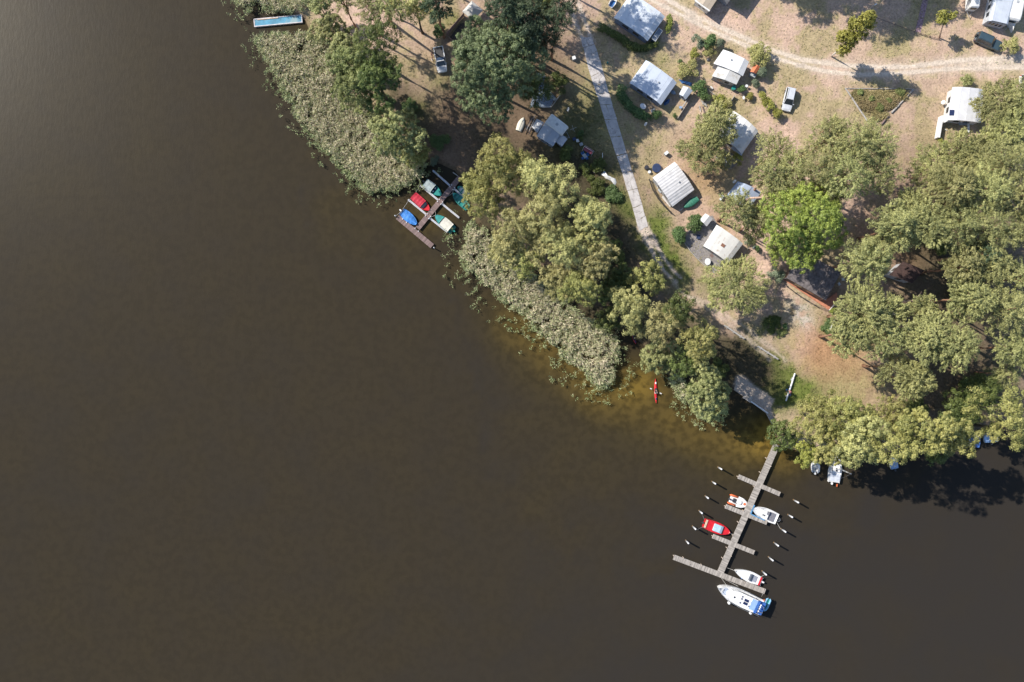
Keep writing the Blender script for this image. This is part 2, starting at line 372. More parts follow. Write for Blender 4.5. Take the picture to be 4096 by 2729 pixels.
def build_roads():
    mid = [((TRACKS['upper'][i][0]+TRACKS['lower'][i][0])/2,(TRACKS['upper'][i][1]+TRACKS['lower'][i][1])/2) for i in range(len(TRACKS['upper']))]
    ribbon('sandy_track', TRACKS['upper'], 22, .012); ribbon('sandy_track', TRACKS['lower'], 20, .016)
    ribbon('dirt_path', DIRT['c'], 16, .012); ribbon('dirt_path', DIRT['d'], 14, .018); ribbon('dirt_path', DIRT['b'], 12, .024)
    # concrete slab road
    m, t, b = nt('slab_concrete'); tc = N(t,'ShaderNodeTexCoord')
    n1 = N(t,'ShaderNodeTexNoise'); n1.inputs['Scale'].default_value = .9; n1.inputs['Detail'].default_value = 8; n1.inputs['Roughness'].default_value = .65; t.links.new(tc.outputs['Object'], n1.inputs['Vector'])
    c = ramp(t,n1.outputs[0],[(.3,(.36,.33,.33)),(.5,(.52,.49,.48)),(.72,(.62,.59,.57))])
    vo = N(t,'ShaderNodeTexVoronoi',feature='DISTANCE_TO_EDGE'); vo.inputs['Scale'].default_value = .35
    n3 = N(t,'ShaderNodeTexNoise'); n3.inputs['Scale'].default_value = 1.5; t.links.new(tc.outputs['Object'], n3.inputs['Vector'])
    ad = N(t,'ShaderNodeVectorMath',operation='ADD'); t.links.new(tc.outputs['Object'], ad.inputs[0]); t.links.new(n3.outputs['Color'], ad.inputs[1]); t.links.new(ad.outputs[0], vo.inputs['Vector'])
    ck = ramp(t,vo.outputs['Distance'],[(0,(.3,.28,.25)),(.015,(1,1,1))])
    mx = N(t,'ShaderNodeMix',data_type='RGBA',blend_type='MULTIPLY'); mx.inputs[0].default_value = .8; t.links.new(c,mx.inputs[6]); t.links.new(ck,mx.inputs[7]); t.links.new(mx.outputs[2], b.inputs['Base Color'])
    b.inputs['Roughness'].default_value = .85
    MATS['slab'] = m
    mb = MB(); n = 15
    def ev(line,t):
        t = t*(len(line)-1); i = min(int(t),len(line)-2); f = t-i
        return Vector((line[i][0]*(1-f)+line[i+1][0]*f, line[i][1]*(1-f)+line[i+1][1]*f))
    # equal-length slabs; ragged joints and edges
    for i in range(n):
        for half in (0,1):
            if i == n-1 and half == 0: pass
            a, c2 = i/n+.001, (i+1)/n-.001
            pts = []
            L0,R0,L1,R1 = ev(ROAD_L,a),ev(ROAD_R,a),ev(ROAD_L,c2),ev(ROAD_R,c2)
            f0,f1 = (0,.512) if half==0 else (.520,1)
            for f in (f0,(f0+f1)/2,f1): pts.append(L0.lerp(R0,f)+Vector((0,random.uniform(-1.2,1.2))))
            for f in (f1,(f0+f1)/2,f0): pts.append(L1.lerp(R1,f)+Vector((random.uniform(-1,1),random.uniform(-1.4,1.4))))
            q = [P(p.x+random.uniform(-.6,.6),p.y,0) for p in pts]
            z = random.uniform(.05,.075)
            mb.prism([(v.x+random.uniform(-.05,.05),v.y) for v in q][::-1],-.1,z)
    o = mb.build('concrete_road', m); tag(o, kind='structure')
def patch(name, pts, z, mat, z0=-.15):
    q = [P(x,y,0) for x,y in pts]
    a = sum(q[i].x*q[(i+1)%len(q)].y-q[(i+1)%len(q)].x*q[i].y for i in range(len(q)))
    if a < 0: q = q[::-1]
    return MB().prism([(v.x,v.y) for v in q], z0, z).build(name, mat)
# ================================================================= PLANTS
LEAF = {
 'oak':   ((.045,.080,.036),(.27,.33,.155)),
 'green': ((.075,.105,.030),(.36,.40,.15)),
 'alder': ((.105,.135,.036),(.54,.515,.175)),
 'olive': ((.13,.148,.052),(.61,.57,.235)),
 'willow':((.125,.155,.050),(.50,.51,.22)),
 'pine':  ((.098,.120,.045),(.56,.55,.225)),
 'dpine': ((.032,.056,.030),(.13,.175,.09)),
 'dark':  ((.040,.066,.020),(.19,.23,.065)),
 'maple': ((.09,.15,.028),(.46,.55,.12)),
 'yellow':((.14,.16,.03),(.48,.47,.12)),
 'bush':  ((.045,.090,.034),(.19,.28,.10)),
 'spruce':((.09,.13,.08),(.30,.36,.24)),
 'heather':((.11,.11,.04),(.44,.34,.17)),
}
def unit(v): return v/np.maximum(np.linalg.norm(v,axis=-1,keepdims=True),1e-9)
def rdir(n, r=None):
    r = r or rng; return unit(r.normal(size=(n,3)))
def leaves(C, Nn, rc, k, size, aspect=.55, flat=.7, up=.35, vc=None, r=rng):
    """C clump centres, Nn outward normals -> quads (rhombi) and a value per face"""
    n = len(C); rc = np.broadcast_to(rc,(n,))
    pos = np.repeat(C,k,0) + rdir(n*k,r)*(r.random((n*k,1))**.4)*np.repeat(rc,k)[:,None]*np.array([1,1,flat])
    nr = unit(.75*np.repeat(Nn,k,0)+.8*rdir(n*k,r)+np.array([0,0,up]))
    t = unit(np.cross(nr, rdir(n*k,r))); u = np.cross(nr,t)
    s = size*(.55+.9*r.random((n*k,1))); a = s*.5; b = s*.5*aspect*(.7+.6*r.random((n*k,1)))
    V = np.stack([pos-t*a, pos+u*b, pos+t*a, pos-u*b],1).reshape(-1,3)
    Q = np.arange(len(V)).reshape(-1,4)
    if vc is None: vc = r.random(n)
    v = np.clip(np.repeat(vc,k)*.55+r.random(n*k)*.5,0,1)
    return V,Q,v
def leafobj(name, V, Q, v, mat, parent=None):
    o = fast_mesh(name, V, Q, mat, parent)
    a = o.data.attributes.new('v','FLOAT','FACE'); a.data.foreach_set('value', v.astype(np.float32)); return o
def trunk_mesh(base, top, r0, limbs, r):
    """one tapered trunk with limbs growing out of it"""
    mb = MB(); n = 5; pts = []; rad = []
    for i in range(n+1):
        f = i/n; p = Vector(base).lerp(Vector(top), f)
        if 0 < i < n: p += Vector((r.normal()*.10, r.normal()*.10, 0))
        pts.append(p); rad.append(r0*(1.25 if i == 0 else 1)*(1-.75*f)+.02)
    mb.path(pts, rad, 8)
    for q in limbs:
        q = Vector(q); f = min(.9, max(.25, (q.z-base[2])/(top[2]-base[2])*.75))
        s = Vector(base).lerp(Vector(top), f); m = s.lerp(q,.5)+Vector((0,0,.25))
        mb.path([s,m,q],[r0*.45*(1-f*.4),r0*.25,.03],6)
    return mb
def tree(name, kind, x, y, rad, h, label, cat='tree', group=None, px=True, base=None, ztop=None, zbot=None, dens=1.0, lobes=None, sx=1.0, trunkmat=None, seed=None, leafs=1.0, limbs=True):
    """x,y: overview pixels of the crown's centre, rad in overview pixels; h: height in metres"""
    r = np.random.default_rng(int(x*13+y*7) if seed is None else seed)
    piney = kind in ('pine','dpine')
    if h >= 9: h = h*1.28
    if rad > 24: rad = rad*(1.18 if piney else 1.17)
    zt = h; zb = h*(.38 if kind == 'dpine' else .48 if piney else .28) if zbot is None else zbot
    if h < 5: zb = .15*h if zbot is None else zbot
    zc = zb+(zt-zb)*.62
    c = O(x,y,zc); Rm = rad*K*(H-zc)/F*.97
    b = c.copy() if base is None else P(*base,0); b.z = 0
    root = thing(name, label, cat, (b.x,b.y,0), 0, group)
    if kind == 'pine' and h < 9 and rad > 40: dens *= 1.7
    # lobes: sub-crowns spread through the volume, each covered with leaf sprays
    if piney: n = lobes or int(8+Rm*3.0)
    else: n = lobes or int(5+Rm*1.75)
    n = max(4,n)
    ga = np.arange(n)*2.399963+r.random()*6; rr = np.sqrt((np.arange(n)+.4)/n)*(.80 if piney else .74)*(.88+.24*r.random(n)); th = ga+(r.random(n)-.5)*.7
    hz = (zt-zb)
    if piney:
        zz = zb+hz*(.30+.62*(1-rr*.7)*(.45+.8*r.random(n))); lr = Rm*(.25+.13*r.random(n))
    else:
        zz = zb+hz*(.30+.46*(1-rr**1.7)+.38*(r.random(n)-.5)); lr = Rm*(.23+.16*r.random(n))
    L = np.stack([c.x+rr*Rm*np.cos(th)*sx, c.y+rr*Rm*np.sin(th), zz],1)
    lean = np.array([c.x-b.x, c.y-b.y])
    if np.hypot(*lean) > .5:
        f = (zz-zc)/zc; L[:,0] += f*lean[0]; L[:,1] += f*lean[1]
    sr = (.52 if Rm > 2.4 else .42 if Rm > 1 else .25)*(.80 if piney else 1)*(.8 if kind == 'willow' else 1)
    sr *= .72+.5*r.random()
    leaf = (.225 if Rm > 2.4 else .20 if Rm > 1 else .14)*leafs
    C,Nn,vc,rs = [],[],[],[]
    for i in range(n):
        k = max(5,int(2.6*(lr[i]/sr)**2*dens*(1.05 if piney else 1.0)))
        d = rdir(k,r); d[:,2] = np.where(d[:,2] < -.25, -d[:,2]*.7, d[:,2]); d = unit(d)
        p = L[i]+d*lr[i]*(.80+.38*r.random((k,1)))*np.array([1,1,.62 if piney else .85]); lv = r.random()
        C.append(p); Nn.append(d); vc.append(np.clip(.5*lv+.6*r.random(k),0,1)); rs.append(sr*(.55+.8*r.random(k)))
    C = np.concatenate(C); Nn = np.concatenate(Nn); vc = np.concatenate(vc); rs = np.concatenate(rs)
    keep = np.ones(len(C),bool)
    for i in range(n):
        dd = (C-L[i])/np.array([1,1,.85]); keep &= (np.linalg.norm(dd,axis=1) > lr[i]*.66)
    C, Nn, vc, rs = C[keep], Nn[keep], vc[keep], rs[keep]
    C[:,2] = np.maximum(C[:,2], .2)
    k = int(62*(1 if Rm > 1.2 else .7)*(.8 if piney else 1)); m = len(C)
    # leaves on the shell of every spray, the spray's outer side up
    dd = rdir(m*k,r)+np.repeat(Nn,k,0)*.55+np.array([0,0,.35]); dd = unit(dd)
    rk = np.repeat(rs,k)[:,None]
    if piney:      # feathery sprays drawn out along the branches
        out = C[:,:2]-np.array([c.x,c.y]); out = np.concatenate([out/np.maximum(np.hypot(out[:,0],out[:,1])[:,None],.1),np.full((m,1),.15)],1)
        side = r.normal(size=(m,3))*np.array([1,1,.3]); out = unit(out+side*.45)
        pos = np.repeat(C,k,0)+dd*rk*(.15+.75*r.random((m*k,1)))*np.array([1,1,.55])+np.repeat(out,k,0)*rk*(r.random((m*k,1))-.4)*2.3
    else:
        pos = np.repeat(C,k,0)+dd*rk*(.30+.95*r.random((m*k,1)))*np.array([1.05,1.05,.8])
    # a few leaves inside the lobes close the crown
    ni = int(m*k*.16); ii = r.integers(0,n,ni); pin = L[ii]+rdir(ni,r)*lr[ii][:,None]*(r.random((ni,1))**.33)*.85*np.array([1,1,.8])
    pos = np.concatenate([pos,pin]); nn = np.concatenate([dd,rdir(ni,r)]); tot = len(pos)
    nr = unit(nn*1.25+rdir(tot,r)*.65+np.array([0,0,.25])); t_ = unit(np.cross(nr,rdir(tot,r))); u_ = np.cross(nr,t_)
    s_ = leaf*(.6+.8*r.random((tot,1))); asp = .42 if piney else .62
    A = s_*.5; Bq = s_*.5*asp*(.8+.4*r.random((tot,1)))
    V = np.stack([pos-t_*A,pos+u_*Bq,pos+t_*A,pos-u_*Bq],1).reshape(-1,3); Q = np.arange(len(V)).reshape(-1,4)
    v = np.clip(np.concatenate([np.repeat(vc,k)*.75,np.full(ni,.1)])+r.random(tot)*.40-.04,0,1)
    V = V - np.array([b.x,b.y,0])
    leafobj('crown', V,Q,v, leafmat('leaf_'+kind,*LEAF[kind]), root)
    tm = trunkmat or ('bark_pine' if piney else 'bark')
    TM = {'bark':((.10,.08,.06)),'bark_pine':((.34,.19,.12)),'bark_birch':((.62,.58,.52))}
    lm = [tuple(q-np.array([b.x,b.y,0])) for q in L[:10]] if limbs else []
    top = (c.x-b.x+lean[0]*0.15, c.y-b.y+lean[1]*.15, zt*.82)
    trunk_mesh((0,0,-.2), top, max(.05,min(.28,h*.016)), lm if h > 4 else lm[:4], r).build('trunk', surf(tm,TM[tm],.9,.3,6), root, smooth=True)
    return root
def bush(name, kind, x, y, rad, h, label, cat='bush', group=None, S=True):
    """x,y,rad in photo pixels: rounded low bush, one mesh"""
    r = np.random.default_rng(int(x*3+y*17)); c = P(x,y,h*.6); Rm = rad/21*.97
    wide = Rm > 1.1; n = max(4,int(4+Rm*(6 if wide else 4))); th = r.random(n)*6.28; rr = np.sqrt(r.random(n))*(.92 if wide else .62); rr[0] = 0
    L = np.stack([rr*Rm*np.cos(th), rr*Rm*np.sin(th), h*(.40+.25*(1-rr)+.1*r.random(n))],1); lr = Rm*((.20+.20*r.random(n)) if wide and kind != 'bush' or wide and rad > 32 else (.38+.2*r.random(n)))
    crc = .2 if Rm < 1.2 else .28; leaf = .15 if Rm < 1.2 else .2
    C,Nn,vc = [],[],[]
    for i in range(n):
        k = max(10,int(12.6*lr[i]**2/crc**2*.6)); d = rdir(k,r); d[:,2] = np.abs(d[:,2])*1.0-.2
        C.append(L[i]+d*np.array([lr[i],lr[i],min(lr[i],h*.5)])*(.85+.25*r.random((k,1)))); Nn.append(d); vc.append(np.full(k,.3+.45*r.random())+.2*r.random(k))
    C = np.concatenate(C); C[:,2] = np.maximum(C[:,2],.08)
    V,Q,v = leaves(C,np.concatenate(Nn),crc,12,leaf,vc=np.clip(np.concatenate(vc),0,1),r=r)
    o = leafobj(name,V,Q,v,leafmat('leaf_'+kind,*LEAF[kind])); o.location = (c.x,c.y,0); return tag(o,label,cat,group)
def hedge(name, kind, line, wpx, h, label, cat='hedge', group=None):
    """clipped / wild hedge along photo pixels"""
    r = np.random.default_rng(int(line[0][0])); C=[]; 
    for (x0,y0),(x1,y1) in zip(line[:-1],line[1:]):
        a,b = P(x0,y0,h*.6),P(x1,y1,h*.6); L = (b-a).length; k = int(L*wpx/21*60)
        t = r.random(k); ww = wpx/21/2; ang = r.random(k)*2*np.pi; rad = np.sqrt(r.random(k))
        ox, oy = rad*np.cos(ang)*ww, rad*np.sin(ang)*ww
        bump = .8+.35*vnoise(t*L*1.1+x0, np.zeros(k)+y0, 4)
        z = h*bump*np.sqrt(np.clip(1-rad**3,0,1))*(.75+.25*r.random(k))
        C.append(np.stack([a.x+(b.x-a.x)*t+ox*bump, a.y+(b.y-a.y)*t+oy*bump, np.maximum(z,.1)],1))
    C = np.concatenate(C); o0 = C.mean(0); o0[2] = 0
    V,Q,v = leaves(C-o0, np.tile([0,0,1.],(len(C),1)), .2, 10, .19, r=r, vc=np.clip(fbm(C[:,0],C[:,1],9,3)+.2*(r.random(len(C))-.5),0,1))
    o = leafobj(name,V,Q,v,leafmat('leaf_'+kind,*LEAF[kind])); o.location = o0; return tag(o,label,cat,group)

# reeds
def reed_mat():
    if 'reed' in MATS: return MATS['reed']
    m,t,b = nt('reed_blades'); at = N(t,'ShaderNodeAttribute',attribute_name='v')
    c = ramp(t,at.outputs['Fac'],[(0,(.20,.26,.11)),(.3,(.42,.49,.25)),(.55,(.52,.53,.31)),(.75,(.66,.57,.41)),(1,(.80,.71,.54))])
    t.links.new(c,b.inputs['Base Color']); b.inputs['Roughness'].default_value=.7; b.inputs['Specular IOR Level'].default_value=.2
    tl = N(t,'ShaderNodeBsdfTranslucent'); t.links.new(c,tl.inputs[0]); mx = N(t,'ShaderNodeMixShader'); mx.inputs[0].default_value=.2
    t.links.new(b.outputs[0],mx.inputs[1]); t.links.new(tl.outputs[0],mx.inputs[2]); t.links.new(mx.outputs[0],t.nodes['Material Output'].inputs[0])
    MATS['reed'] = m; return m
def reeds(name, poly, label, dens=15, fringe=26, seed=1, fr_dens=1.0, water_line=None):
    r = np.random.default_rng(seed); pl = [(x*K,y*K) for x,y in poly]
    xs = [p[0] for p in pl]; ys = [p[1] for p in pl]; x0,x1,y0,y1 = min(xs)-60,max(xs)+60,min(ys)-60,max(ys)+60
    n = int((x1-x0)*(y1-y0)/441*dens); px = x0+(x1-x0)*r.random(n); py = y0+(y1-y0)*r.random(n)
    px += (fbm(px/35,py/35,seed,3)-.5)*0; ins = inside(px,py,pl); ok = ~inside(px,py,LANDPOLY)|ins; ok &= ~((px>985)&(px<1232)&(py>48)&(py<128)); px,py,ins = px[ok],py[ok],ins[ok]; n = len(px); d = pdist(px,py,pl+[pl[0]])
    e = np.where(ins,d,-d)
    wl = pdist(px,py,water_line) if water_line else d
    nz = fbm(px/16,py/16,seed+5,3)
    prob = np.clip(sm(-4,12,e+(nz-.5)*34),0,1)*(.12+.88*sm(.36,.52,nz+e/900))
    if water_line: prob = np.maximum(prob, (wl < 999)*.0)
    fr = (e < 0)&(e > -fringe*2.2)&(nz > .51+.15*(-e/(fringe*2.2)))
    prob = np.where(fr, np.maximum(prob,.17*fr_dens), prob)
    k = r.random(n) < prob; px,py,e,nz = px[k],py[k],e[k],nz[k]; m = len(px)
    inner = sm(-4,38,e+(nz-.5)*50)      # dry plumes inside, fresh green at the water's edge
    hn = fbm(px/9,py/9,seed+9,3); h = np.maximum(.35,.75+.7*sm(-8,50,e)+2.2*(hn-.35)*sm(-20,20,e)+.9*(fbm(px/40,py/40,seed+2,2)-.5)+.5*r.random(m))
    X = (px-2048)*(H-1)/F; Y = (1364.5-py)*(H-1)/F
    B = 11                               # blades per tuft
    ang = r.random((m,B))*2*np.pi; tilt = .12+.62*r.random((m,B)); ln = (.30+.45*r.random((m,B)))
    ln = ln*np.where(e < 2,.62,1.0)[:,None]; bz = (h[:,None]*(.45+.5*r.random((m,B)))+WZ)
    dirv = np.stack([np.cos(ang)*tilt+.06, np.sin(ang)*tilt-.03, np.sqrt(np.clip(1-tilt**2,0,1))*.7],-1); dirv = unit(dirv)
    off = np.stack([r.normal(size=(m,B))*.19, r.normal(size=(m,B))*.19, np.zeros((m,B))],-1)
    p0 = np.stack([np.broadcast_to(X[:,None],(m,B)),np.broadcast_to(Y[:,None],(m,B)),bz],-1)+off
    sw = unit(np.cross(dirv,np.array([0,0,1.]))+.3*r.normal(size=(m,B,3))); wd = (.020+.030*r.random((m,B,1)))
    p1 = p0+dirv*ln[...,None]*.55; p2 = p0+dirv*ln[...,None]*.9 - np.array([0,0,1.])*(ln[...,None]*.06)
    V = np.stack([p0-sw*wd,p0+sw*wd,p1+sw*wd*1.2,p1-sw*wd*1.2,p2+sw*wd*.25,p2-sw*wd*.25],2).reshape(-1,3)
    nb = m*B; i = np.arange(nb)*6; Q = np.concatenate([np.stack([i,i+1,i+2,i+3],1),np.stack([i+3,i+2,i+4,i+5],1)])
    v = np.clip(.22+.38*inner[:,None]+.22*(r.random((m,1))-.5)+.55*(r.random((m,B))-.5)+.5*(hn[:,None]-.45),0,1).ravel(); v = np.concatenate([v,v])
    o = leafobj(name,V,Q,v,reed_mat()); return tag(o,label,None,None,'stuff')
def grass_tufts(n=70000):
    r = np.random.default_rng(99); px = 1150+r.random(n*3)*2950; py = -10+r.random(n*3)*1800
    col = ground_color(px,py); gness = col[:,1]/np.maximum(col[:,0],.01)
    ok = inside(px,py,LANDPOLY)&(pdist(px,py,SHORE)>10)
    for L in (ROAD_L,ROAD_R): ok &= pdist(px,py,L) > 4
    ok &= ~inside(px,py,ROAD_L+ROAD_R[::-1]); ok &= ~inside(px,py,BEACH)
    for k in TRACKS: ok &= pdist(px,py,TRACKS[k]) > 14
    ok &= r.random(n*3) < np.clip(.08+sm(.72,1.05,gness)*1.2,0,1)*(fbm(px/14,py/14,8,3) > .42)
    px,py,col = px[ok][:n],py[ok][:n],col[ok][:n]; m = len(px)
    C = np.stack([(px-2048)*H/F,(1364.5-py)*H/F,np.full(m,.10)],1)
    V,Q,v = leaves(C,np.tile([0,0,.6],(m,1)),.14,4,.20,aspect=.35,flat=.5,r=r)
    # colour follows the ground it grows from, a little fresher
    m_,t,b = nt('grass_blades'); at = N(t,'ShaderNodeAttribute',attribute_name='gc'); t.links.new(at.outputs['Color'],b.inputs['Base Color']); b.inputs['Roughness'].default_value=.8; b.inputs['Specular IOR Level'].default_value=.2
    o = fast_mesh('grass',V,Q,m_); cc = np.repeat(col,4,0)*(.75+.6*r.random((len(Q),1)))*np.array([.92,1.05,.9]); cc = np.concatenate([np.clip(cc,0,1),np.ones((len(cc),1))],1)
    a = o.data.attributes.new('gc','FLOAT_COLOR','FACE'); a.data.foreach_set('color',cc.astype(np.float32).ravel())
    tag(o,'short dry grass tufts scattered over the campsite ground','grass',None,'stuff'); del o['category']
# ================================================================= BUILDERS: boats, cars, shelters, people
W_ = lambda: surf('white_gel',(.80,.80,.80),.35,.05,2)
def mats():
    surf('roof_grey',(.46,.49,.55),.55,.10,.5); surf('steel',(.45,.46,.48),.35,.1,5,metal=.6); surf('white_paint',(.78,.78,.77),.5,.06,2)
    surf('black_rubber',(.03,.03,.032),.8,.2,5); surf('dark_glass',(.025,.035,.045),.08,.1,2,spec=.9); surf('rope',(.62,.60,.56),.9,.1,20)
    surf('wood_old',(.37,.335,.30),.9,.26,2.5,stretch=(1.7,.12,1),bump=.5); surf('wood_brown',(.22,.155,.145),.85,.20,2.2,stretch=(1.8,.12,1),bump=.4)
    surf('log_grey',(.42,.40,.38),.9,.25,3,stretch=(1,6,6),bump=.5); surf('pile_white',(.74,.75,.78),.6,.1,4); surf('plank_fresh',(.62,.47,.34),.8,.2,3)
    surf('chair_white',(.78,.80,.82),.4,.05,2); surf('galv',(.52,.54,.58),.4,.12,4,metal=.5); surf('black_plastic',(.04,.04,.05),.5,.1,4)
    surf('skin',(.55,.34,.25),.6,.05,8); surf('hair_brown',(.10,.06,.04),.8,.2,20); surf('patio_grey',(.27,.25,.245),.9,.18,3.0,bump=.4)
    surf('blue_tarp',(.035,.15,.42),.55,.3,2.5,bump=.6); surf('green_tarp',(.05,.22,.15),.6,.2,2.5,bump=.5); surf('red_gel',(.62,.02,.03),.35,.08,2); surf('terracotta',(.55,.23,.14),.85,.15,3,bump=.3)
    surf('motor_black',(.05,.055,.065),.35,.1,5); surf('canvas_cream',(.66,.64,.56),.8,.08,2.5,bump=.3); surf('canvas_grey',(.40,.43,.45),.8,.12,2.5,bump=.3)
    surf('teal_gel',(.025,.26,.23),.4,.08,2); surf('teal_cover',(.04,.30,.28),.5,.1,2); surf('navy',(.03,.05,.12),.5,.1,2); surf('blue_fabric',(.05,.16,.42),.6,.12,2.5,bump=.3)
M_ = lambda n: MATS[n]
def halfw(t, stern=.8, p=2.0):
    return (stern+(1-stern)*math.sin(min(t/.42,1)*math.pi/2)) if t < .42 else max(0,1-((t-.42)/.58)**p)**.72
def boat(name, label, cat, bow, stern, wpx, hull='white_gel', inside='white_gel', rim=None, h=.55, group=None, sw=.8, p=2.2, floor=.12, decked=.33):
    """bow / stern in photo pixels. hull (open shell with gunwale), floor, foredeck"""
    zt = WZ+h; a, b = P(*stern,zt), P(*bow,zt); d = b-a; L = Vector((d.x,d.y)).length; rz = math.atan2(d.y,d.x); c = (a+b)/2
    root = thing(name,label,cat,(c.x,c.y,WZ),rz,group); B = wpx/21*(H-zt)/H
    n = 22; ts = [i/n for i in range(n+1)]
    hw = [max(.012,halfw(t,sw,p)*B/2) for t in ts]; xs = [-L/2+L*t for t in ts]
    sheer = [h*(1+.35*max(0,t-.45)**1.5) for t in ts]
    V=[];prof=[]
    for x,w,s,t in zip(xs,hw,sheer,ts):
        k = 1-.5*max(0,t-.6)/.4
        g = min(.075,w*.5); ring = [(0,-.22*k),(w*.55*k,-.18),(w*.93,.02),(w,s),(w-g,s+.02),(w-g*1.25,floor+.06),(w*.5,floor-.02),(0,floor-.03)]
        full = ring + [(-y,z) for y,z in ring[::-1]][1:-1]
        prof.append(len(full)); V += [(x,y,z) for y,z in full]
    m = prof[0]; Fc = []
    for i in range(n):
        for k in range(m): Fc.append((i*m+k,i*m+(k+1)%m,(i+1)*m+(k+1)%m,(i+1)*m+k))
    Fc += [tuple(range(m)), tuple(n*m+k for k in range(m))[::-1]]
    meshobj('hull',V,Fc,M_(hull),root)
    def region(t0,t1,z,ins=.07,camber=.0,k=14,edge=0.0,ny=8,zf=None):
        V=[];Fc=[]
        for i in range(k+1):
            t = t0+(t1-t0)*i/k; w = max(.01,halfw(t,sw,p)*B/2-ins); s = h*(1+.35*max(0,t-.45)**1.5)
            for j in range(ny+1):
                y = -1+2*j/ny; zz = (zf(t,y) if zf else 0)
                V.append((-L/2+L*t, y*w, z+(s-h if z > h*.6 else 0)+camber*(1-y*y)+zz))
        for i in range(k):
            for j in range(ny): q=i*(ny+1)+j; Fc.append((q,q+ny+1,q+ny+2,q+1))
        # thickness: skirt downwards
        base=len(V); per=[j for j in range(ny+1)]+[i*(ny+1)+ny for i in range(1,k+1)]+[k*(ny+1)+j for j in range(ny-1,-1,-1)]+[i*(ny+1) for i in range(k-1,0,-1)]
        for q in per: V.append((V[q][0],V[q][1],V[q][2]-.05))
        for i in range(len(per)): Fc.append((per[i],base+i,base+(i+1)%len(per),per[(i+1)%len(per)]))
        return V,Fc
    V,Fc = region(.03,.88,floor+.02,.12); meshobj('floor',V,Fc,M_(inside),root)
    if decked: V,Fc = region(1-decked,.985,h+.025,.05,.05); meshobj('foredeck',V,Fc,M_(rim or hull),root,smooth=True)
    root['_L'] = L; root['_B'] = B
    return root, L, B, region
def outboard(root, L, mat='motor_black', y=0, tilt=.0):
    m = MB(); m.box(-L/2-.22,y,.62,.50,.30,.30,0,.09); m.box(-L/2-.16,y,.28,.16,.12,.50,0,.03); m.box(-L/2+.02,y,.50,.28,.24,.10,0,.02)
    return m.build('outboard_motor', M_(mat), root)
def lines(root, segs):
    """mooring lines: photo pixels (x,y,z) pairs"""
    for a,b in segs:
        pa,pb = P(*a),P(*b); mid = (pa+pb)/2; mid.z -= .12
        mb = MB().path([pa,pa.lerp(mid,.6),mid,mid.lerp(pb,.4),pb],.022,5); mb.build('mooring_line',M_('rope'),root,world=True)
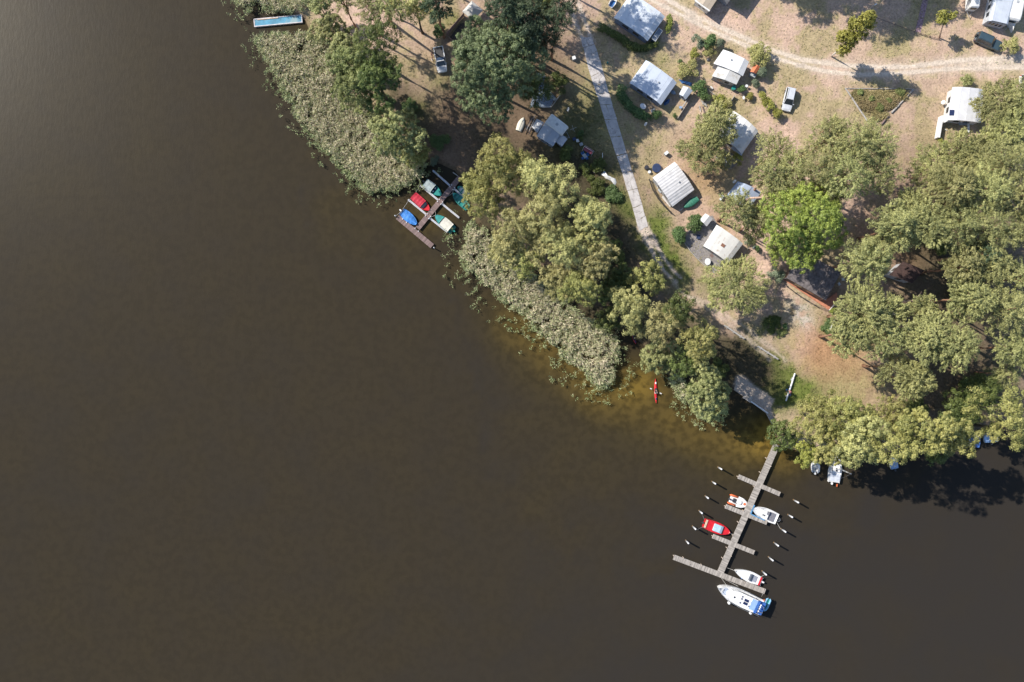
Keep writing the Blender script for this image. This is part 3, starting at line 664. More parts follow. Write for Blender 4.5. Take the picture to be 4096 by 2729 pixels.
def car(name,label,front,rear,W,Hh,paint,kind='estate'):
    zt = Hh*.6; a,b = P(*rear,zt),P(*front,zt); d=b-a; L=Vector((d.x,d.y)).length; rz=math.atan2(d.y,d.x); c=(a+b)/2
    root = thing(name,label,'car' if kind!='pickup' else 'pickup truck',(c.x,c.y,0),rz)
    sh = Hh*.58
    st = {'estate':[(-.5,.30,.72,.78),(-.48,.22,.9,.86),(-.3,.2,1,.96),(0,.2,1,1),(.25,.2,1,.98),(.42,.22,.95,.9),(.485,.28,.85,.74),(.5,.35,.7,.62)],
          'suv':[(-.5,.35,.88,.9),(-.48,.28,.97,.98),(-.2,.26,1,1),(.2,.26,1,1),(.42,.28,.97,.95),(.49,.34,.9,.86),(.5,.4,.8,.7)],
          'pickup':[(-.5,.4,.9,.96),(-.48,.32,.97,1),(-.2,.3,1,1),(.2,.3,1,1),(.4,.3,.97,.93),(.485,.36,.85,.8),(.5,.42,.7,.66)]}[kind]
    V=[];Fc=[]
    for (fx,zl,kw,kh) in st:
        w=W/2*kw; z1=sh*kh
        ring=[(-w*.9,zl),(-w,zl+.12),(-w,z1-.16),(-w*.94,z1-.03),(-w*.5,z1+.02),(w*.5,z1+.02),(w*.94,z1-.03),(w,z1-.16),(w,zl+.12),(w*.9,zl)]
        V+=[(fx*L,y,z) for y,z in ring]
    m=10
    for i in range(len(st)-1):
        for k in range(m): Fc.append((i*m+k,(i+1)*m+k,(i+1)*m+(k+1)%m,i*m+(k+1)%m))
    Fc+=[tuple(range(m)),tuple((len(st)-1)*m+k for k in range(m))[::-1]]
    meshobj('body',V,Fc,paint,root,smooth=False)
    # glasshouse: base rectangle -> roof rectangle
    if kind=='estate': bx0,bx1,rx0,rx1=-.485,.235,-.43,.05
    elif kind=='suv': bx0,bx1,rx0,rx1=-.48,.20,-.45,.06
    else: bx0,bx1,rx0,rx1=-.06,.26,-.02,.115
    wb,wr=W/2*.93,W/2*.76; z0,z1=sh-.02,Hh
    def quad(name,pts,mat,th=.03):
        p=[Vector(q) for q in pts]; n=(p[1]-p[0]).cross(p[2]-p[0]).normalized()*th
        mb=MB(); k=len(p); mb.add(p+[q-n for q in p],[tuple(range(k)),tuple(range(k,2*k))[::-1]]+[(i,k+i,k+(i+1)%k,(i+1)%k) for i in range(k)])
        return mb.build(name,mat,root)
    g=M_('dark_glass')
    MB().add([(bx0*L,-wb,z0),(bx1*L,-wb,z0),(bx1*L,wb,z0),(bx0*L,wb,z0),(rx0*L,-wr,z1-.04),(rx1*L,-wr,z1-.04),(rx1*L,wr,z1-.04),(rx0*L,wr,z1-.04)],
       [(0,1,5,4),(1,2,6,5),(2,3,7,6),(3,0,4,7),(4,5,6,7)]).build('cabin',paint,root)
    f=lambda u,v,y0,y1:None
    def side(sgn,x0b,x1b,x0r,x1r,name):
        zb,zr=z0+.08,z1-.10; e=.012
        pts=[(x0b*L,sgn*(wb-.01+e),zb),(x1b*L,sgn*(wb-.01+e),zb),(x1r*L,sgn*(wr+.015+e),zr),(x0r*L,sgn*(wr+.015+e),zr)]
        if sgn>0: pts=pts[::-1]
        quad(name,pts,g)
    for s in (-1,1): side(s,bx0+.03,bx1-.05,rx0+.03,rx1-.01,'side_window')
    def glass(xb,xr,name,o):
        quad(name,[(xb*L+o*.02,-wb*.90,z0+.05),(xb*L+o*.02,wb*.90,z0+.05),(xr*L+o*.02,wr*.93,z1-.05),(xr*L+o*.02,-wr*.93,z1-.05)] if o>0 else [(xb*L+o*.02,wb*.90,z0+.05),(xb*L+o*.02,-wb*.90,z0+.05),(xr*L+o*.02,-wr*.93,z1-.05),(xr*L+o*.02,wr*.93,z1-.05)],g)
    glass(bx1,rx1,'windscreen',1); glass(bx0,rx0,'rear_window',-1)
    MB().box((rx0+rx1)/2*L,0,z1-.01,(rx1-rx0)*L*1.0,wr*1.98,.05,0,.08).build('roof',paint if kind!='pickup' else surf('roof_tint',(.05,.08,.14),.2,.1,2,spec=.8),root)
    if kind=='pickup': MB().box(rx1*L,0,z1+.02,.12,wr*1.9,.05,0,.02).build('roof_bar',paint,root)
    for s in (-1,1):
        if kind!='pickup': MB().box((rx0+rx1)/2*L,s*wr*.86,z1+.045,(rx1-rx0)*L*.85,.04,.04).build('roof_rail',M_('black_plastic' if kind=='suv' else 'galv'),root)
        for fx in (-.31,.31):
            mb=MB(); mb.tube((fx*L,s*(W/2-.20),.33),(fx*L,s*(W/2+.01),.33),.33,n=16); mb.build('wheel',M_('black_rubber'),root)
        MB().box(.195*L,s*(W/2+.09),sh+.06,.14,.18,.12,0,.03).build('mirror',paint,root)
        MB().box(.472*L,s*W*.36,sh*.78,.16,.28,.13,s*-.25,.03).build('headlight',surf('lamp_glass',(.8,.8,.78),.15,.03,2),root)
        MB().box(-.488*L,s*W*.41,sh*.80,.10,.20,.22,0,.03).build('tail_light',surf('lamp_red',(.5,.01,.01),.3,.03,2),root)
    MB().box(-.502*L,0,.5,.06,.5,.12).build('number_plate',surf('white_gel',(.8,.8,.8),.35),root)
    if kind=='suv': MB().lathe(0,0,[(0.05,-.1),(.33,-.1),(.36,0),(.33,.1),(.05,.1)],18).build('spare_wheel',M_('black_rubber'),root).matrix_local = Matrix.Translation((-.52*L,0,.95))@Matrix.Rotation(R(90),4,'Y')
    if kind=='pickup':
        x0,x1=-.485*L,-.075*L; w=W/2; z=sh
        bed=surf('bed_liner',(.045,.045,.05),.6,.2,3,stretch=(1,12,1),bump=.5)
        MB().box((x0+x1)/2,0,z+.005,(x1-x0)-.02,w*1.60,.06).build('load_bed',bed,root)
        for s in (-1,1): MB().box((x0+x1)/2,s*w*.88,z+.09,(x1-x0)*1.02,w*.15,.22,0,.03).build('bed_rail',paint,root)
        MB().box(x0-.01,0,z+.085,.10,w*1.72,.21,0,.03).build('tailgate',paint,root)
        for k in range(7): pass
    return root
def roofsheet(root, C, zs, prof, mat, name='roof', th=.05, ribs=0, ribmat=None, over=0):
    """C = 4 world corners A,B,C,D (xy); prof = [(t, z)] along A->B; sheet extruded along A->D"""
    A,B,Cc,D = [Vector((c[0],c[1])) for c in C]; V=[];Fc=[]; m=len(prof)
    for (u0,u1) in ((A,B),(D,Cc)):
        for t,z in prof: p=u0.lerp(u1,t); V.append((p.x,p.y,z))
    for k in range(2*m): V.append((V[k][0],V[k][1],V[k][2]-th))
    for i in range(m-1):
        Fc.append((i,i+1,m+i+1,m+i)); Fc.append((2*m+i,3*m+i,3*m+i+1,2*m+i+1))
        Fc.append((i,2*m+i,2*m+i+1,i+1)); Fc.append((m+i,m+i+1,3*m+i+1,3*m+i))
    Fc.append((0,m,3*m,2*m)); Fc.append((m-1,3*m-1,4*m-1,2*m-1))
    mb=MB().add(V,Fc); o=mb.build(name,mat,root,world=True)
    if ribs:
        for s in range(1,ribs):
            f=s/ribs; mb=MB(); pts=[]
            for t,z in prof: p=A.lerp(B,t).lerp(D.lerp(Cc,t),f); pts.append((p.x,p.y,z+.008))
            mb.path(pts,.018,5)
            mb.build('seam',ribmat or mat,root,world=True)
    return o
def shelter(name,label,cat,px,eave,prof,roofmat,walls=None,ribs=0,posts=True,group=None,inset=.35,windows=0,door=False,seams='t',z_wall=None):
    """px: four apparent roof corners in photo pixels A,B,C,D with the profile running A->B"""
    zA=eave+prof[0][1]; C=[P(x,y,eave) for x,y in px]; c=sum(C,Vector())/4
    ang=math.atan2((C[1]-C[0]).y,(C[1]-C[0]).x)
    root=thing(name,label,cat,(c.x,c.y,0),ang,group)
    roofsheet(root,[(q.x,q.y) for q in C],None,[(t,eave+z) for t,z in prof],roofmat)
    # seams between the sheets, running A->D at profile breaks and in between
    if seams:
        for t in ([.25,.5,.75] if seams=='t' else seams):
            z=np.interp(t,[p[0] for p in prof],[p[1] for p in prof])+eave
            a=C[0].lerp(C[1],t); b=C[3].lerp(C[2],t); mb=MB(); mb.tube((a.x,a.y,z+.005),(b.x,b.y,z+.005),.022,n=5); mb.build('seam',roofmat,root,world=True)
    I=[c+(q-c)*(1-inset/((q-c).length)) for q in C]
    if posts:
        for q in I: MB().tube((q.x,q.y,-.1),(q.x,q.y,eave+min(prof[0][1],prof[-1][1])-.02),.045,n=8).build('post',M_('galv'),root,world=True)
    ez=min(np.interp(.06,[p[0] for p in prof],[p[1] for p in prof]),np.interp(.94,[p[0] for p in prof],[p[1] for p in prof]))
    if walls:
        h=z_wall or eave+ez-.10
        for i in range(4):
            a=Vector((I[i].x,I[i].y)); b=Vector((I[(i+1)%4].x,I[(i+1)%4].y)); d=(b-a).normalized(); L=(b-a).length; mid=(a+b)/2; rz=math.atan2(d.y,d.x)
            MB().box(mid.x,mid.y,h/2,L-.1,.06,h,rz).build('wall',walls,root,world=True)
            nrm=Vector((d.y,-d.x))
            for k in range(windows):
                q=a.lerp(b,(k+1)/(windows+1))+nrm*.045
                MB().box(q.x,q.y,h*.58,L/(windows+1)*.55,.05,h*.38,rz).build('window',M_('dark_glass'),root,world=True)
    return root, C
def person(name,label,J,rad,loc,shirt,legs,hair,group=None,skin='skin',hat=None):
    """J: joint positions; one skinned body, clothing and hair as children"""
    root=thing(name,label,'person',loc,0,group)
    names=list(J); idx={n:i for i,n in enumerate(names)}
    E=[('pelvis','spine'),('spine','chest'),('chest','neck'),('neck','head'),('head','crownh'),('chest','shl'),('shl','ell'),('ell','wrl'),('wrl','pml'),('chest','shr'),('shr','elr'),('elr','wrr'),('wrr','pmr'),
       ('pelvis','hil'),('hil','knl'),('knl','anl'),('anl','tol'),('pelvis','hir'),('hir','knr'),('knr','anr'),('anr','tor')]
    V=[Vector(J[n]) for n in names]; Rr=[rad[n] for n in names]; ed=[(idx[a],idx[b]) for a,b in E]
    for s in 'lr':      # five fingers rooted in each palm
        pm=Vector(J['pm'+s]); wr=Vector(J['wr'+s]); d=(pm-wr).normalized(); side=d.cross(Vector((0,0,1))).normalized()
        for k,(o,l) in enumerate(((-.030,.070),(-.010,.080),(.010,.076),(.028,.060),(-.045,.045))):
            a=pm+side*o+d*.02*(k<4); b=a+d*l*.6+Vector((0,0,-.008)); c=a+d*l+Vector((0,0,-.03)); i=len(V)
            V+=[a,b,c]; Rr+=[.011,.009,.007]; ed+=[(idx['pm'+s],i),(i,i+1),(i+1,i+2)]
    def skinned(nm,V,ed,Rr,mat,rootv=0,sub=1):
        me=bpy.data.meshes.new(nm); me.from_pydata([tuple(v) for v in V],ed,[]); o=bpy.data.objects.new(nm,me); COL.objects.link(o); o.parent=root
        md=o.modifiers.new('Skin','SKIN'); md.use_smooth_shade=True
        if not me.skin_vertices: 
            me.update()
        sv=me.skin_vertices[0].data
        for i,v in enumerate(sv): v.radius=(Rr[i],Rr[i]); v.use_root=(i==rootv)
        o.modifiers.new('Sub','SUBSURF').levels=sub; o.modifiers['Sub'].render_levels=sub
        me.materials.append(mat); return o
    skinned('body',V,ed,Rr,M_(skin),idx['pelvis'])
    def cloth(nm,keys,edges,grow,mat):
        ii={k:i for i,k in enumerate(keys)}; skinned(nm,[Vector(J[k]) for k in keys],[(ii[a],ii[b]) for a,b in edges],[rad[k]*grow for k in keys],mat)
    cloth('shirt',['spine','chest','shl','ell','shr','elr','pelvis'],[('pelvis','spine'),('spine','chest'),('chest','shl'),('shl','ell'),('chest','shr'),('shr','elr')],1.14,shirt)
    cloth('trousers',['pelvis','hil','knl','hir','knr'],[('pelvis','hil'),('hil','knl'),('pelvis','hir'),('hir','knr')],1.13,legs)
    h=Vector(J['head']); f=(Vector(J['face'])-h).normalized() if 'face' in J else Vector((1,0,0))
    MB().lathe(0,0,[(.03,-.02),(.095,.0),(.112,.05),(.10,.10),(.06,.14),(.01,.155)],12).build('hair',hair,root,smooth=True).location=h-f*.02+Vector((0,0,.03))
    if hat: MB().lathe(0,0,[(.24,.0),(.25,.015),(.13,.03),(.11,.10),(.02,.125)],16).build('hat',hat,root,smooth=True).location=h+Vector((0,0,.10))
    # face: nose, eyes, mouth, ears as one small relief
    fb=MB(); s=f.cross(Vector((0,0,1))).normalized()
    p=h+f*.095; fb.box(p.x,p.y,p.z+.01,.03,.02,.045)
    fb.build('nose',M_(skin),root)
    for e in (-1,1):
        q=h+f*.088+s*e*.032; MB().lathe(0,0,[(.004,-.010),(.012,0),(.004,.010)],8).build('eye',M_('black_plastic'),root).location=q+Vector((0,0,.035))
        q=h+s*e*.095; MB().box(0,0,0,.03,.02,.05).build('ear',M_(skin),root).location=q
    q=h+f*.09; MB().box(0,0,0,.02,.045,.008,math.atan2(f.y,f.x)).build('mouth',surf('lips',(.4,.12,.1),.5),root).location=q-Vector((0,0,.045))
    return root
RAD=dict(pelvis=.13,spine=.12,chest=.14,neck=.055,head=.095,crownh=.085,face=.01,shl=.065,ell=.045,wrl=.03,pml=.035,shr=.065,elr=.045,wrr=.03,pmr=.035,hil=.09,knl=.06,anl=.042,tol=.035,hir=.09,knr=.06,anr=.042,tor=.035)
def standing(dx,dy,arm=0.0,scale=1.0):
    """upright figure facing (dx,dy)"""
    f=Vector((dx,dy,0)).normalized(); s=Vector((-f.y,f.x,0)); u=Vector((0,0,1))
    g=lambda a,b,c: tuple((f*a+s*b+u*c)*scale)
    return dict(pelvis=g(0,0,.95),spine=g(.01,0,1.12),chest=g(.02,0,1.34),neck=g(.03,0,1.5),head=g(.05,0,1.62),crownh=g(.04,0,1.70),
        shl=g(.02,.18,1.40),ell=g(.06+arm*.12,.24,1.14),wrl=g(.14+arm*.35,.20,.98+arm*.12),pml=g(.18+arm*.42,.19,.93+arm*.14),
        shr=g(.02,-.18,1.40),elr=g(.03,-.25,1.13),wrr=g(.10,-.25,.90),pmr=g(.13,-.24,.83),
        hil=g(0,.09,.88),knl=g(.05,.10,.48),anl=g(-.02,.11,.09),tol=g(.13,.12,.04),hir=g(0,-.09,.88),knr=g(.02,-.10,.48),anr=g(-.03,-.11,.09),tor=g(.12,-.12,.04))
def sitting(dx,dy,seat=.45,hands=None):
    f=Vector((dx,dy,0)).normalized(); s=Vector((-f.y,f.x,0)); u=Vector((0,0,1)); g=lambda a,b,c: tuple(f*a+s*b+u*(c+seat))
    low = seat < .3
    J=dict(pelvis=g(0,0,.10),spine=g(-.02,0,.28),chest=g(.0,0,.50),neck=g(.02,0,.66),head=g(.05,0,.78),crownh=g(.04,0,.86),
        shl=g(.0,.18,.56),ell=g(.14,.25,.36),wrl=g(.36,.22,.34),pml=g(.43,.20,.35),shr=g(.0,-.18,.56),elr=g(.14,-.25,.36),wrr=g(.36,-.22,.34),pmr=g(.43,-.20,.35),
        hil=g(.02,.09,.08),hir=g(.02,-.09,.08))
    if low: J.update(knl=g(.46,.11,.22),anl=g(.86,.10,.06),tol=g(.95,.10,.12),knr=g(.46,-.11,.22),anr=g(.86,-.10,.06),tor=g(.95,-.10,.12))
    else: J.update(knl=g(.44,.12,.10),anl=g(.50,.12,-seat+.09),tol=g(.64,.13,-seat+.04),knr=g(.44,-.12,.10),anr=g(.46,-.12,-seat+.09),tor=g(.60,-.12,-seat+.04))
    return J
# ================================================================= DOCKS AND BOATS
def docks():
    wb, wo, pw = M_('wood_brown'), M_('wood_old'), M_('pile_white')
    # --- upper jetty (dark brown boards, T end) with white floating booms
    z0,z1=.02,.16
    c=P(1700,880,0); j=thing('jetty','dark brown boarded jetty with a T end among six small boats','jetty',(c.x,c.y,WZ))
    bar('walkway',(1840,709),(1670.5,914),.98,z0,z1,wb,j); bar('end_platform',(1590,868.5),(1729,985),1.0,z0-.003,z1-.006,wb,j)
    pts=[(1490,853),(1470,875),(1525,885),(1508,908),(1345,1023),(1325,1047),(1383,1055),(1362,1080),(1203,1195),(1183,1217),(1240,1225),(1220,1248),(1060,1362),(1100,1397)]
    for x,y in pts:
        q=P(1300+x/2.941,450+y/2.941,.3); m=MB().lathe(q.x,q.y,[(.075,-1.6),(.075,.22),(.10,.23),(.10,.30),(.04,.33)],10); m.build('pile',pw,j,world=True)
    q=P(1663,918,1.0)
    booms=[((1731,682),(1801,744),'topmost white floating boom by the reed bed, no boat below the shore'),((1681,741),(1754,802),'white floating boom between the grey-covered boat and the red boat'),
      ((1632.5,798.5),(1705,858),'white floating boom between the red boat and the blue-covered boat'),((1817,756),(1861,794),'short white boom between the two teal rowboats under the trees'),
      ((1766,814),(1837,872),'white floating boom right of the jetty, above the cream-covered boat'),((1718,872),(1790,929),'white floating boom alongside the cream-covered green boat')]
    for a,b,l in booms:
        pa,pb=P(*a,WZ+.2),P(*b,WZ+.2); d=pb-pa; L=Vector((d.x,d.y)).length
        r=thing('floating_boom',l,'mooring boom',((pa.x+pb.x)/2,(pa.y+pb.y)/2,WZ),math.atan2(d.y,d.x),'white floating booms of the upper jetty')
        MB().box(0,0,.14,L,.34,.30,0,.08).build('float',surf('boom_white',(.60,.60,.64),.6,.14,3),r)
        MB().box(0,0,.31,L*.98,.12,.05).build('top_rail',M_('galv'),r)
        MB().tube((-L/2+.12,0,-1.2),(-L/2+.12,0,.55),.07,n=8).build('end_pile',pw,r)
    # --- lower jetty: weathered grey boards
    c=P(3000,2060,0); j=thing('jetty','long weathered grey jetty with three cross arms and a slanting end platform','jetty',(c.x,c.y,WZ))
    z0,z1=.46,.60
    bar('walkway',(3107,1778),(2881,2291),1.24,z0,z1,wo,j)
    bar('end_platform',(2695,2229),(3060,2366.5),1.0,z0-.003,z1-.006,wo,j)
    for a,b in (((2953,1906),(3119.5,1977)),((2901.5,2025),(3068,2091.5)),((2850.5,2144.5),(3017,2210.5))): bar('cross_arm',a,b,.84,z0+.003,z1+.005,wo,j)
    mn=lambda t,off: (3107+(2881-3107)*t-off*.915, 1778+(2291-1778)*t-off*.403)
    spots=[mn(t,s*13.5) for t in (.12,.23,.34,.53,.62,.72,.82,.9) for s in (1,)]+[mn(.16,-13.5),mn(.86,-13.5)]
    spots+=[(2953,1908),(3117,1975),(2903,2027),(3066,2089),(2852,2147),(3015,2208),(2697,2226),(2760,2256),(2808,2262),(3055,2358),(2980,2330),(2735,2233)]
    for x,y in spots:
        q=P(x,y,.6); MB().lathe(q.x,q.y,[(.09,-2),(.085,.72),(.05,.76)],9).build('pile',surf('pile_wood',(.50,.42,.36),.85,.25,6),j,world=True)
    dark=[(2873.7,1869.7),(2850,1927.5),(2822.7,1985),(2798,2044),(2771.7,2106),(2744.5,2163)]
    right=[(3176.4,2001),(3154.3,2060),(3126.4,2117),(3098,2172),(3076,2229.5),(3050.6,2286.4)]
    posn=['topmost','second','third','fourth','fifth','lowest']
    proto=None
    for side,L in (('left',dark),('right',right)):
        for i,(x,y) in enumerate(L):
            q=P(x,y,0); extra={('left',3):', tied to the red boat',('left',4):', tied to the red boat too',('right',5):', tied to the white day boat'}.get((side,i),'')
            lab=f'white mooring post, {posn[i]} {side} of the grey jetty{extra}'
            if proto is None:
                proto=thing('mooring_post',lab,'mooring post',(q.x,q.y,WZ),0,'white mooring posts beside the grey jetty')
                MB().path([(0,0,-2.5),(0,0,.55)],[.15,.14],10).build('post_base',surf('pile_brown',(.26,.17,.09),.9,.25,5),proto)
                MB().lathe(0,0,[(.16,.55),(.16,2.55),(.15,2.72),(.09,2.83),(.02,2.87)],14).build('white_sleeve',pw,proto,smooth=True)
            else: tree_copy(proto,(q.x,q.y,WZ),random.random(),lab).scale=(1,1,random.uniform(.88,1.06))
    for (x,y,l) in ((1580.5,863,'short white post left of the brown jetty end'),(1736,991,'short white post below the brown jetty end')):
        q=P(x,y,.6); r=thing('mooring_post',l,'mooring post',(q.x,q.y,WZ)); MB().lathe(0,0,[(.11,-2),(.11,1.1),(.05,1.18)],10).build('post_shaft',pw,r)
def boats():
    S=surf
    # upper jetty
    b,L,B,reg=boat('motor_boat','teal motor boat with a grey canopy, uppermost at the brown jetty','boat',(1766,782),(1697,729),38,'teal_gel','navy',sw=.86)
    V,Fc=reg(.06,.52,.95,-.02,.22,edge=.1); meshobj('canopy',V,Fc,S('canopy_grey',(.34,.40,.41),.8,.15,2.5,bump=.4),b,smooth=True)
    for t in (.08,.5):
        for s in (-1,1): MB().tube((-L/2+L*t,s*B*.42,.4),(-L/2+L*t,s*B*.42,.96),.02,n=5).build('canopy_pole',M_('galv'),b)
    MB().add([(.05*L,-B*.40,.6),(.05*L,B*.40,.6),(.0*L,B*.36,.95),(.0*L,-B*.36,.95)],[(0,1,2,3)]).build('windscreen',M_('dark_glass'),b); outboard(b,L)
    for s in(-1,1): MB().box(.06*L,s*B*.2,.35,.35,.35,.35,0,.08).build('seat',W_(),b)
    b,L,B,reg=boat('motor_boat','bright red motor boat under a red cover with dark windscreen','boat',(1718,842),(1652,782),36,'red_gel','red_gel',sw=.9,p=2.6)
    V,Fc=reg(.0,.60,.72,-.03,.30,zf=lambda t,y:.04*math.sin(t*40)); meshobj('cover',V,Fc,S('cover_red',(.50,.025,.05),.7,.15,3,bump=.4),b,smooth=True)
    V,Fc=reg(.61,.74,.70,.10,.16,k=4); meshobj('windscreen',V,Fc,M_('dark_glass'),b)
    lines(b,[((1653,783,.4),(1637,799,.4)),((1654,782,.4),(1682,742,.4)),((1718,842,.4),(1728,838,.2))])
    b,L,B,reg=boat('motor_boat','small boat under a bright blue cover left of the brown jetty','boat',(1668,899),(1606,845),36,'blue_fabric','navy',sw=.78,p=1.9)
    V,Fc=reg(.08,.97,.62,-.05,.26,zf=lambda t,y:.10*math.exp(-((t-.5)/.2)**2)+.03*math.sin(t*31+y*3)); meshobj('cover',V,Fc,S('cover_blue',(.045,.22,.62),.6,.18,2.2,bump=.5),b,smooth=True)
    outboard(b,L,'white_gel'); lines(b,[((1605,845,.4),(1583,864,.6)),((1610,838,.4),(1635,802,.4))])
    for t in (.3,.55): MB().lathe(-L/2+L*t,-B*.56,[(.05,.1),(.12,.2),(.12,.55),(.04,.65)],10).build('fender',W_(),b)
    b,L,B,reg=boat('motor_boat','green boat with a cream canopy right of the brown jetty','boat',(1741,861),(1813,922),40,'teal_cover','teal_gel',sw=.84)
    V,Fc=reg(.14,.62,1.02,-.01,.2,edge=.1); meshobj('canopy',V,Fc,M_('canvas_cream'),b,smooth=True)
    MB().add([(.13*L,-B*.40,.6),(.13*L,B*.40,.6),(.09*L,B*.36,1.0),(.09*L,-B*.36,1.0)],[(0,1,2,3)]).build('windscreen',M_('dark_glass'),b); outboard(b,L,'teal_gel')
    lines(b,[((1742,862,.5),(1722,868,.3)),((1742,862,.5),(1741,845,.3))])
    b,L,B,reg=boat('rowing_boat','open green rowing boat half under the alder, right of the brown jetty','boat',(1811,773),(1872,832),34,'teal_gel','teal_gel',decked=.12,h=.45)
    for t in (.25,.5,.72): MB().box(-L/2+L*t,0,.30,.22,B*.86*halfw(t),.04).build('thwart',S('thwart_green',(.05,.25,.24),.6),b)
    lines(b,[((1811,773,.2),(1790,786,.2)),((1811,773,.2),(1812,757,.3))])
    b,L,B,reg=boat('rowing_boat','teal rowing boat with a pale interior, above the short white boom','boat',(1831,747),(1876,782),30,'teal_gel','white_gel',decked=.12,h=.45)
    for t in (.3,.6): MB().box(-L/2+L*t,0,.30,.22,B*.86*halfw(t),.04).build('thwart',M_('teal_gel'),b)
    # pontoon with blue deck at the top reed bed
    A=[P(1011,71,.15),P(1016,108,.15),P(1211,90,.15),P(1208,60,.15)]; c=sum(A,Vector())/4; d=A[2]-A[1]
    r=thing('pontoon','long flat pontoon with a blue deck and white rim in the reed channel','pontoon',(c.x,c.y,WZ),math.atan2(d.y,d.x))
    L=9.25; Wd=1.55
    MB().box(0,0,.12,L,Wd,.40,0,.05).build('hull',surf('pontoon_white',(.62,.58,.60),.6,.15,2),r); MB().box(.0,0,.335,L-.36,Wd-.34,.03).build('deck',surf('deck_blue',(.06,.27,.42),.5,.16,1.2,bump=.2,dirt=((.24,.36,.40),.5,.52)),r)
    for s in (-1,1): MB().box(0,s*(Wd/2-.09),.37,L,.16,.10,0,.03).build('rim',surf('pontoon_white',(.62,.58,.60)),r)
    for s in (-1,1): MB().box(s*(L/2-.09),0,.37,.16,Wd-.33,.10,0,.03).build('rim',surf('pontoon_white',(.62,.58,.60)),r)
    MB().box(-1.9,Wd/2-.25,.41,4.0,.14,.09).build('bench_board',M_('plank_fresh'),r)
    # ------- lower jetty boats
    b,L,B,reg=boat('inflatable_boat','white and orange rigid inflatable boat with twin tube ends at the grey jetty','boat',(2990,2021),(2921,1997),38,'white_gel','white_gel',sw=.86,p=2.4,h=.45)
    og=S('tube_orange',(.75,.17,.06),.5,.1,2); ww=W_()
    for s in (-1,1):
        pts=[(-L/2-.32,s*B*.40,.30),(-L/2-.1,s*B*.44,.36),(-.1*L,s*B*.46,.40),(.18*L,s*B*.42,.44),(.36*L,s*B*.26,.48),(.47*L,0,.50)]
        MB().path(pts[:3],[.06,.19,.20],10).build('tube_end',og,b,smooth=True); MB().path(pts[2:],[.20,.20,.19,.17],10).build('tube',ww,b,smooth=True)
    MB().box(.0,0,.55,.9,.62,.5,0,.1).build('console',ww,b); MB().box(.32*L,0,.58,.45,.5,.10,0,.05).build('bow_cushion',og,b); outboard(b,L); MB().box(-.26*L,0,.4,.5,.8,.4,0,.06).build('seat',M_('black_plastic'),b)
    for k in range(6): MB().lathe(-.3*L+k*.28,-B*.5,[(.04,.2),(.1,.3),(.1,.5),(.04,.55)],8).build('fender',ww,b)
    b,L,B,reg=boat('motor_boat','long red motor boat with a pale blue folded canopy at the grey jetty','boat',(2920,2132),(2817,2093),45,'red_gel','red_gel',sw=.82,p=2.3,h=.7,decked=.98,floor=.3)
    MB().box(.0,0,.93,L*.30,B*.66,.36,0,.08).build('canopy',S('canopy_pale',(.42,.60,.70),.7,.1,2.5,bump=.4),b)
    MB().add([(.17*L,-B*.34,1.13),(.17*L,B*.34,1.13),(.24*L,B*.33,.82),(.24*L,-B*.33,.82)],[(3,2,1,0)]).build('windscreen',M_('dark_glass'),b)
    MB().box(.145*L,0,1.02,.42,B*.68,.2,0,.05).build('folded_cover',S('cover_blue_grey',(.22,.33,.42),.6,.1,2),b)
    outboard(b,L,'motor_black'); MB().box(-L*.44,0,.82,.35,B*.75,.2,0,.05).build('stern_seat',M_('plank_fresh'),b)
    for s in(-1,1): MB().tube((-.48*L,s*.4*B,.8),(.45*L,s*.10*B,.98),.025,n=5)
    lines(b,[((2817,2078,.6),(2808,2055,2.2)),((2816,2107,.6),(2790,2118,2.2)),((2922,2133,.7),(2937,2141,.3))])
    b,L,B,reg=boat('cabin_boat','white cabin cruiser with dark grey cockpit mats right of the grey jetty','boat',(3011,2036),(3110,2078),50,'white_gel','white_gel',sw=.86,p=2.0,h=.85,decked=.98,floor=.4)
    gm=S('mat_grey',(.19,.19,.22),.8,.12,4,bump=.3)
    MB().prism([(-.12*L,-B*.33),(.20*L,-B*.30),(.30*L,-B*.12),(.30*L,B*.12),(.20*L,B*.30),(-.12*L,B*.33)],.85,1.38,.10).build('cabin',W_(),b)
    MB().box(-.25*L,0,.96,.26*L,B*.70,.10,0,.08).build('cockpit_mat',gm,b); MB().box(-.06*L,-B*.18,1.42,.10*L,B*.30,.04,0,.1).build('roof_mat',gm,b)
    for s in (-1,1): MB().box(.12*L,s*B*.265,1.2,.20*L,.05,.26,s*-.08).build('side_window',M_('dark_glass'),b)
    for k in (.04,.10): MB().box(k*L,B*.10,1.40,.22,.26,.05).build('hatch',M_('dark_glass'),b)
    MB().path([(-.5*L,-.35,.7),(-.5*L-.45,-.3,.7),(-.5*L-.6,0,.7),(-.5*L-.45,.3,.7),(-.5*L,.35,.7)],.035,6).build('stern_rail',M_('galv'),b); outboard(b,L,'motor_black')
    MB().path([(.1*L,-B*.42,1.25),(.34*L,-B*.28,1.3),(.5*L,0,1.35),(.34*L,B*.28,1.3),(.1*L,B*.42,1.25)],.03,6).build('bow_rail',M_('galv'),b)
    lines(b,[((3010,2036,.9),(2996,2020,.4)),((3108,2092,.6),(3122,2116,1.0))])
    bp=S('bumper_blue',(.10,.27,.48),.6,.1,3)
    for a,c_,l in (((3017,2020),(3001,2056),'blue foam bumper fixed to the walkway edge by the white cabin cruiser'),((3004,2057),(3058,2081),'blue foam bumper along the cross arm below the white cabin cruiser')):
        o=bar('jetty_bumper',a,c_,.22,.30,.68,bp,None,.06); tag(o,l,'bumper')
    b,L,B,reg=boat('motor_boat','white day boat with grey cockpit, above the slanting end platform','boat',(2941,2284),(3048,2328),44,'white_gel','white_gel',sw=.72,p=1.7,h=.75,decked=.98,floor=.3)
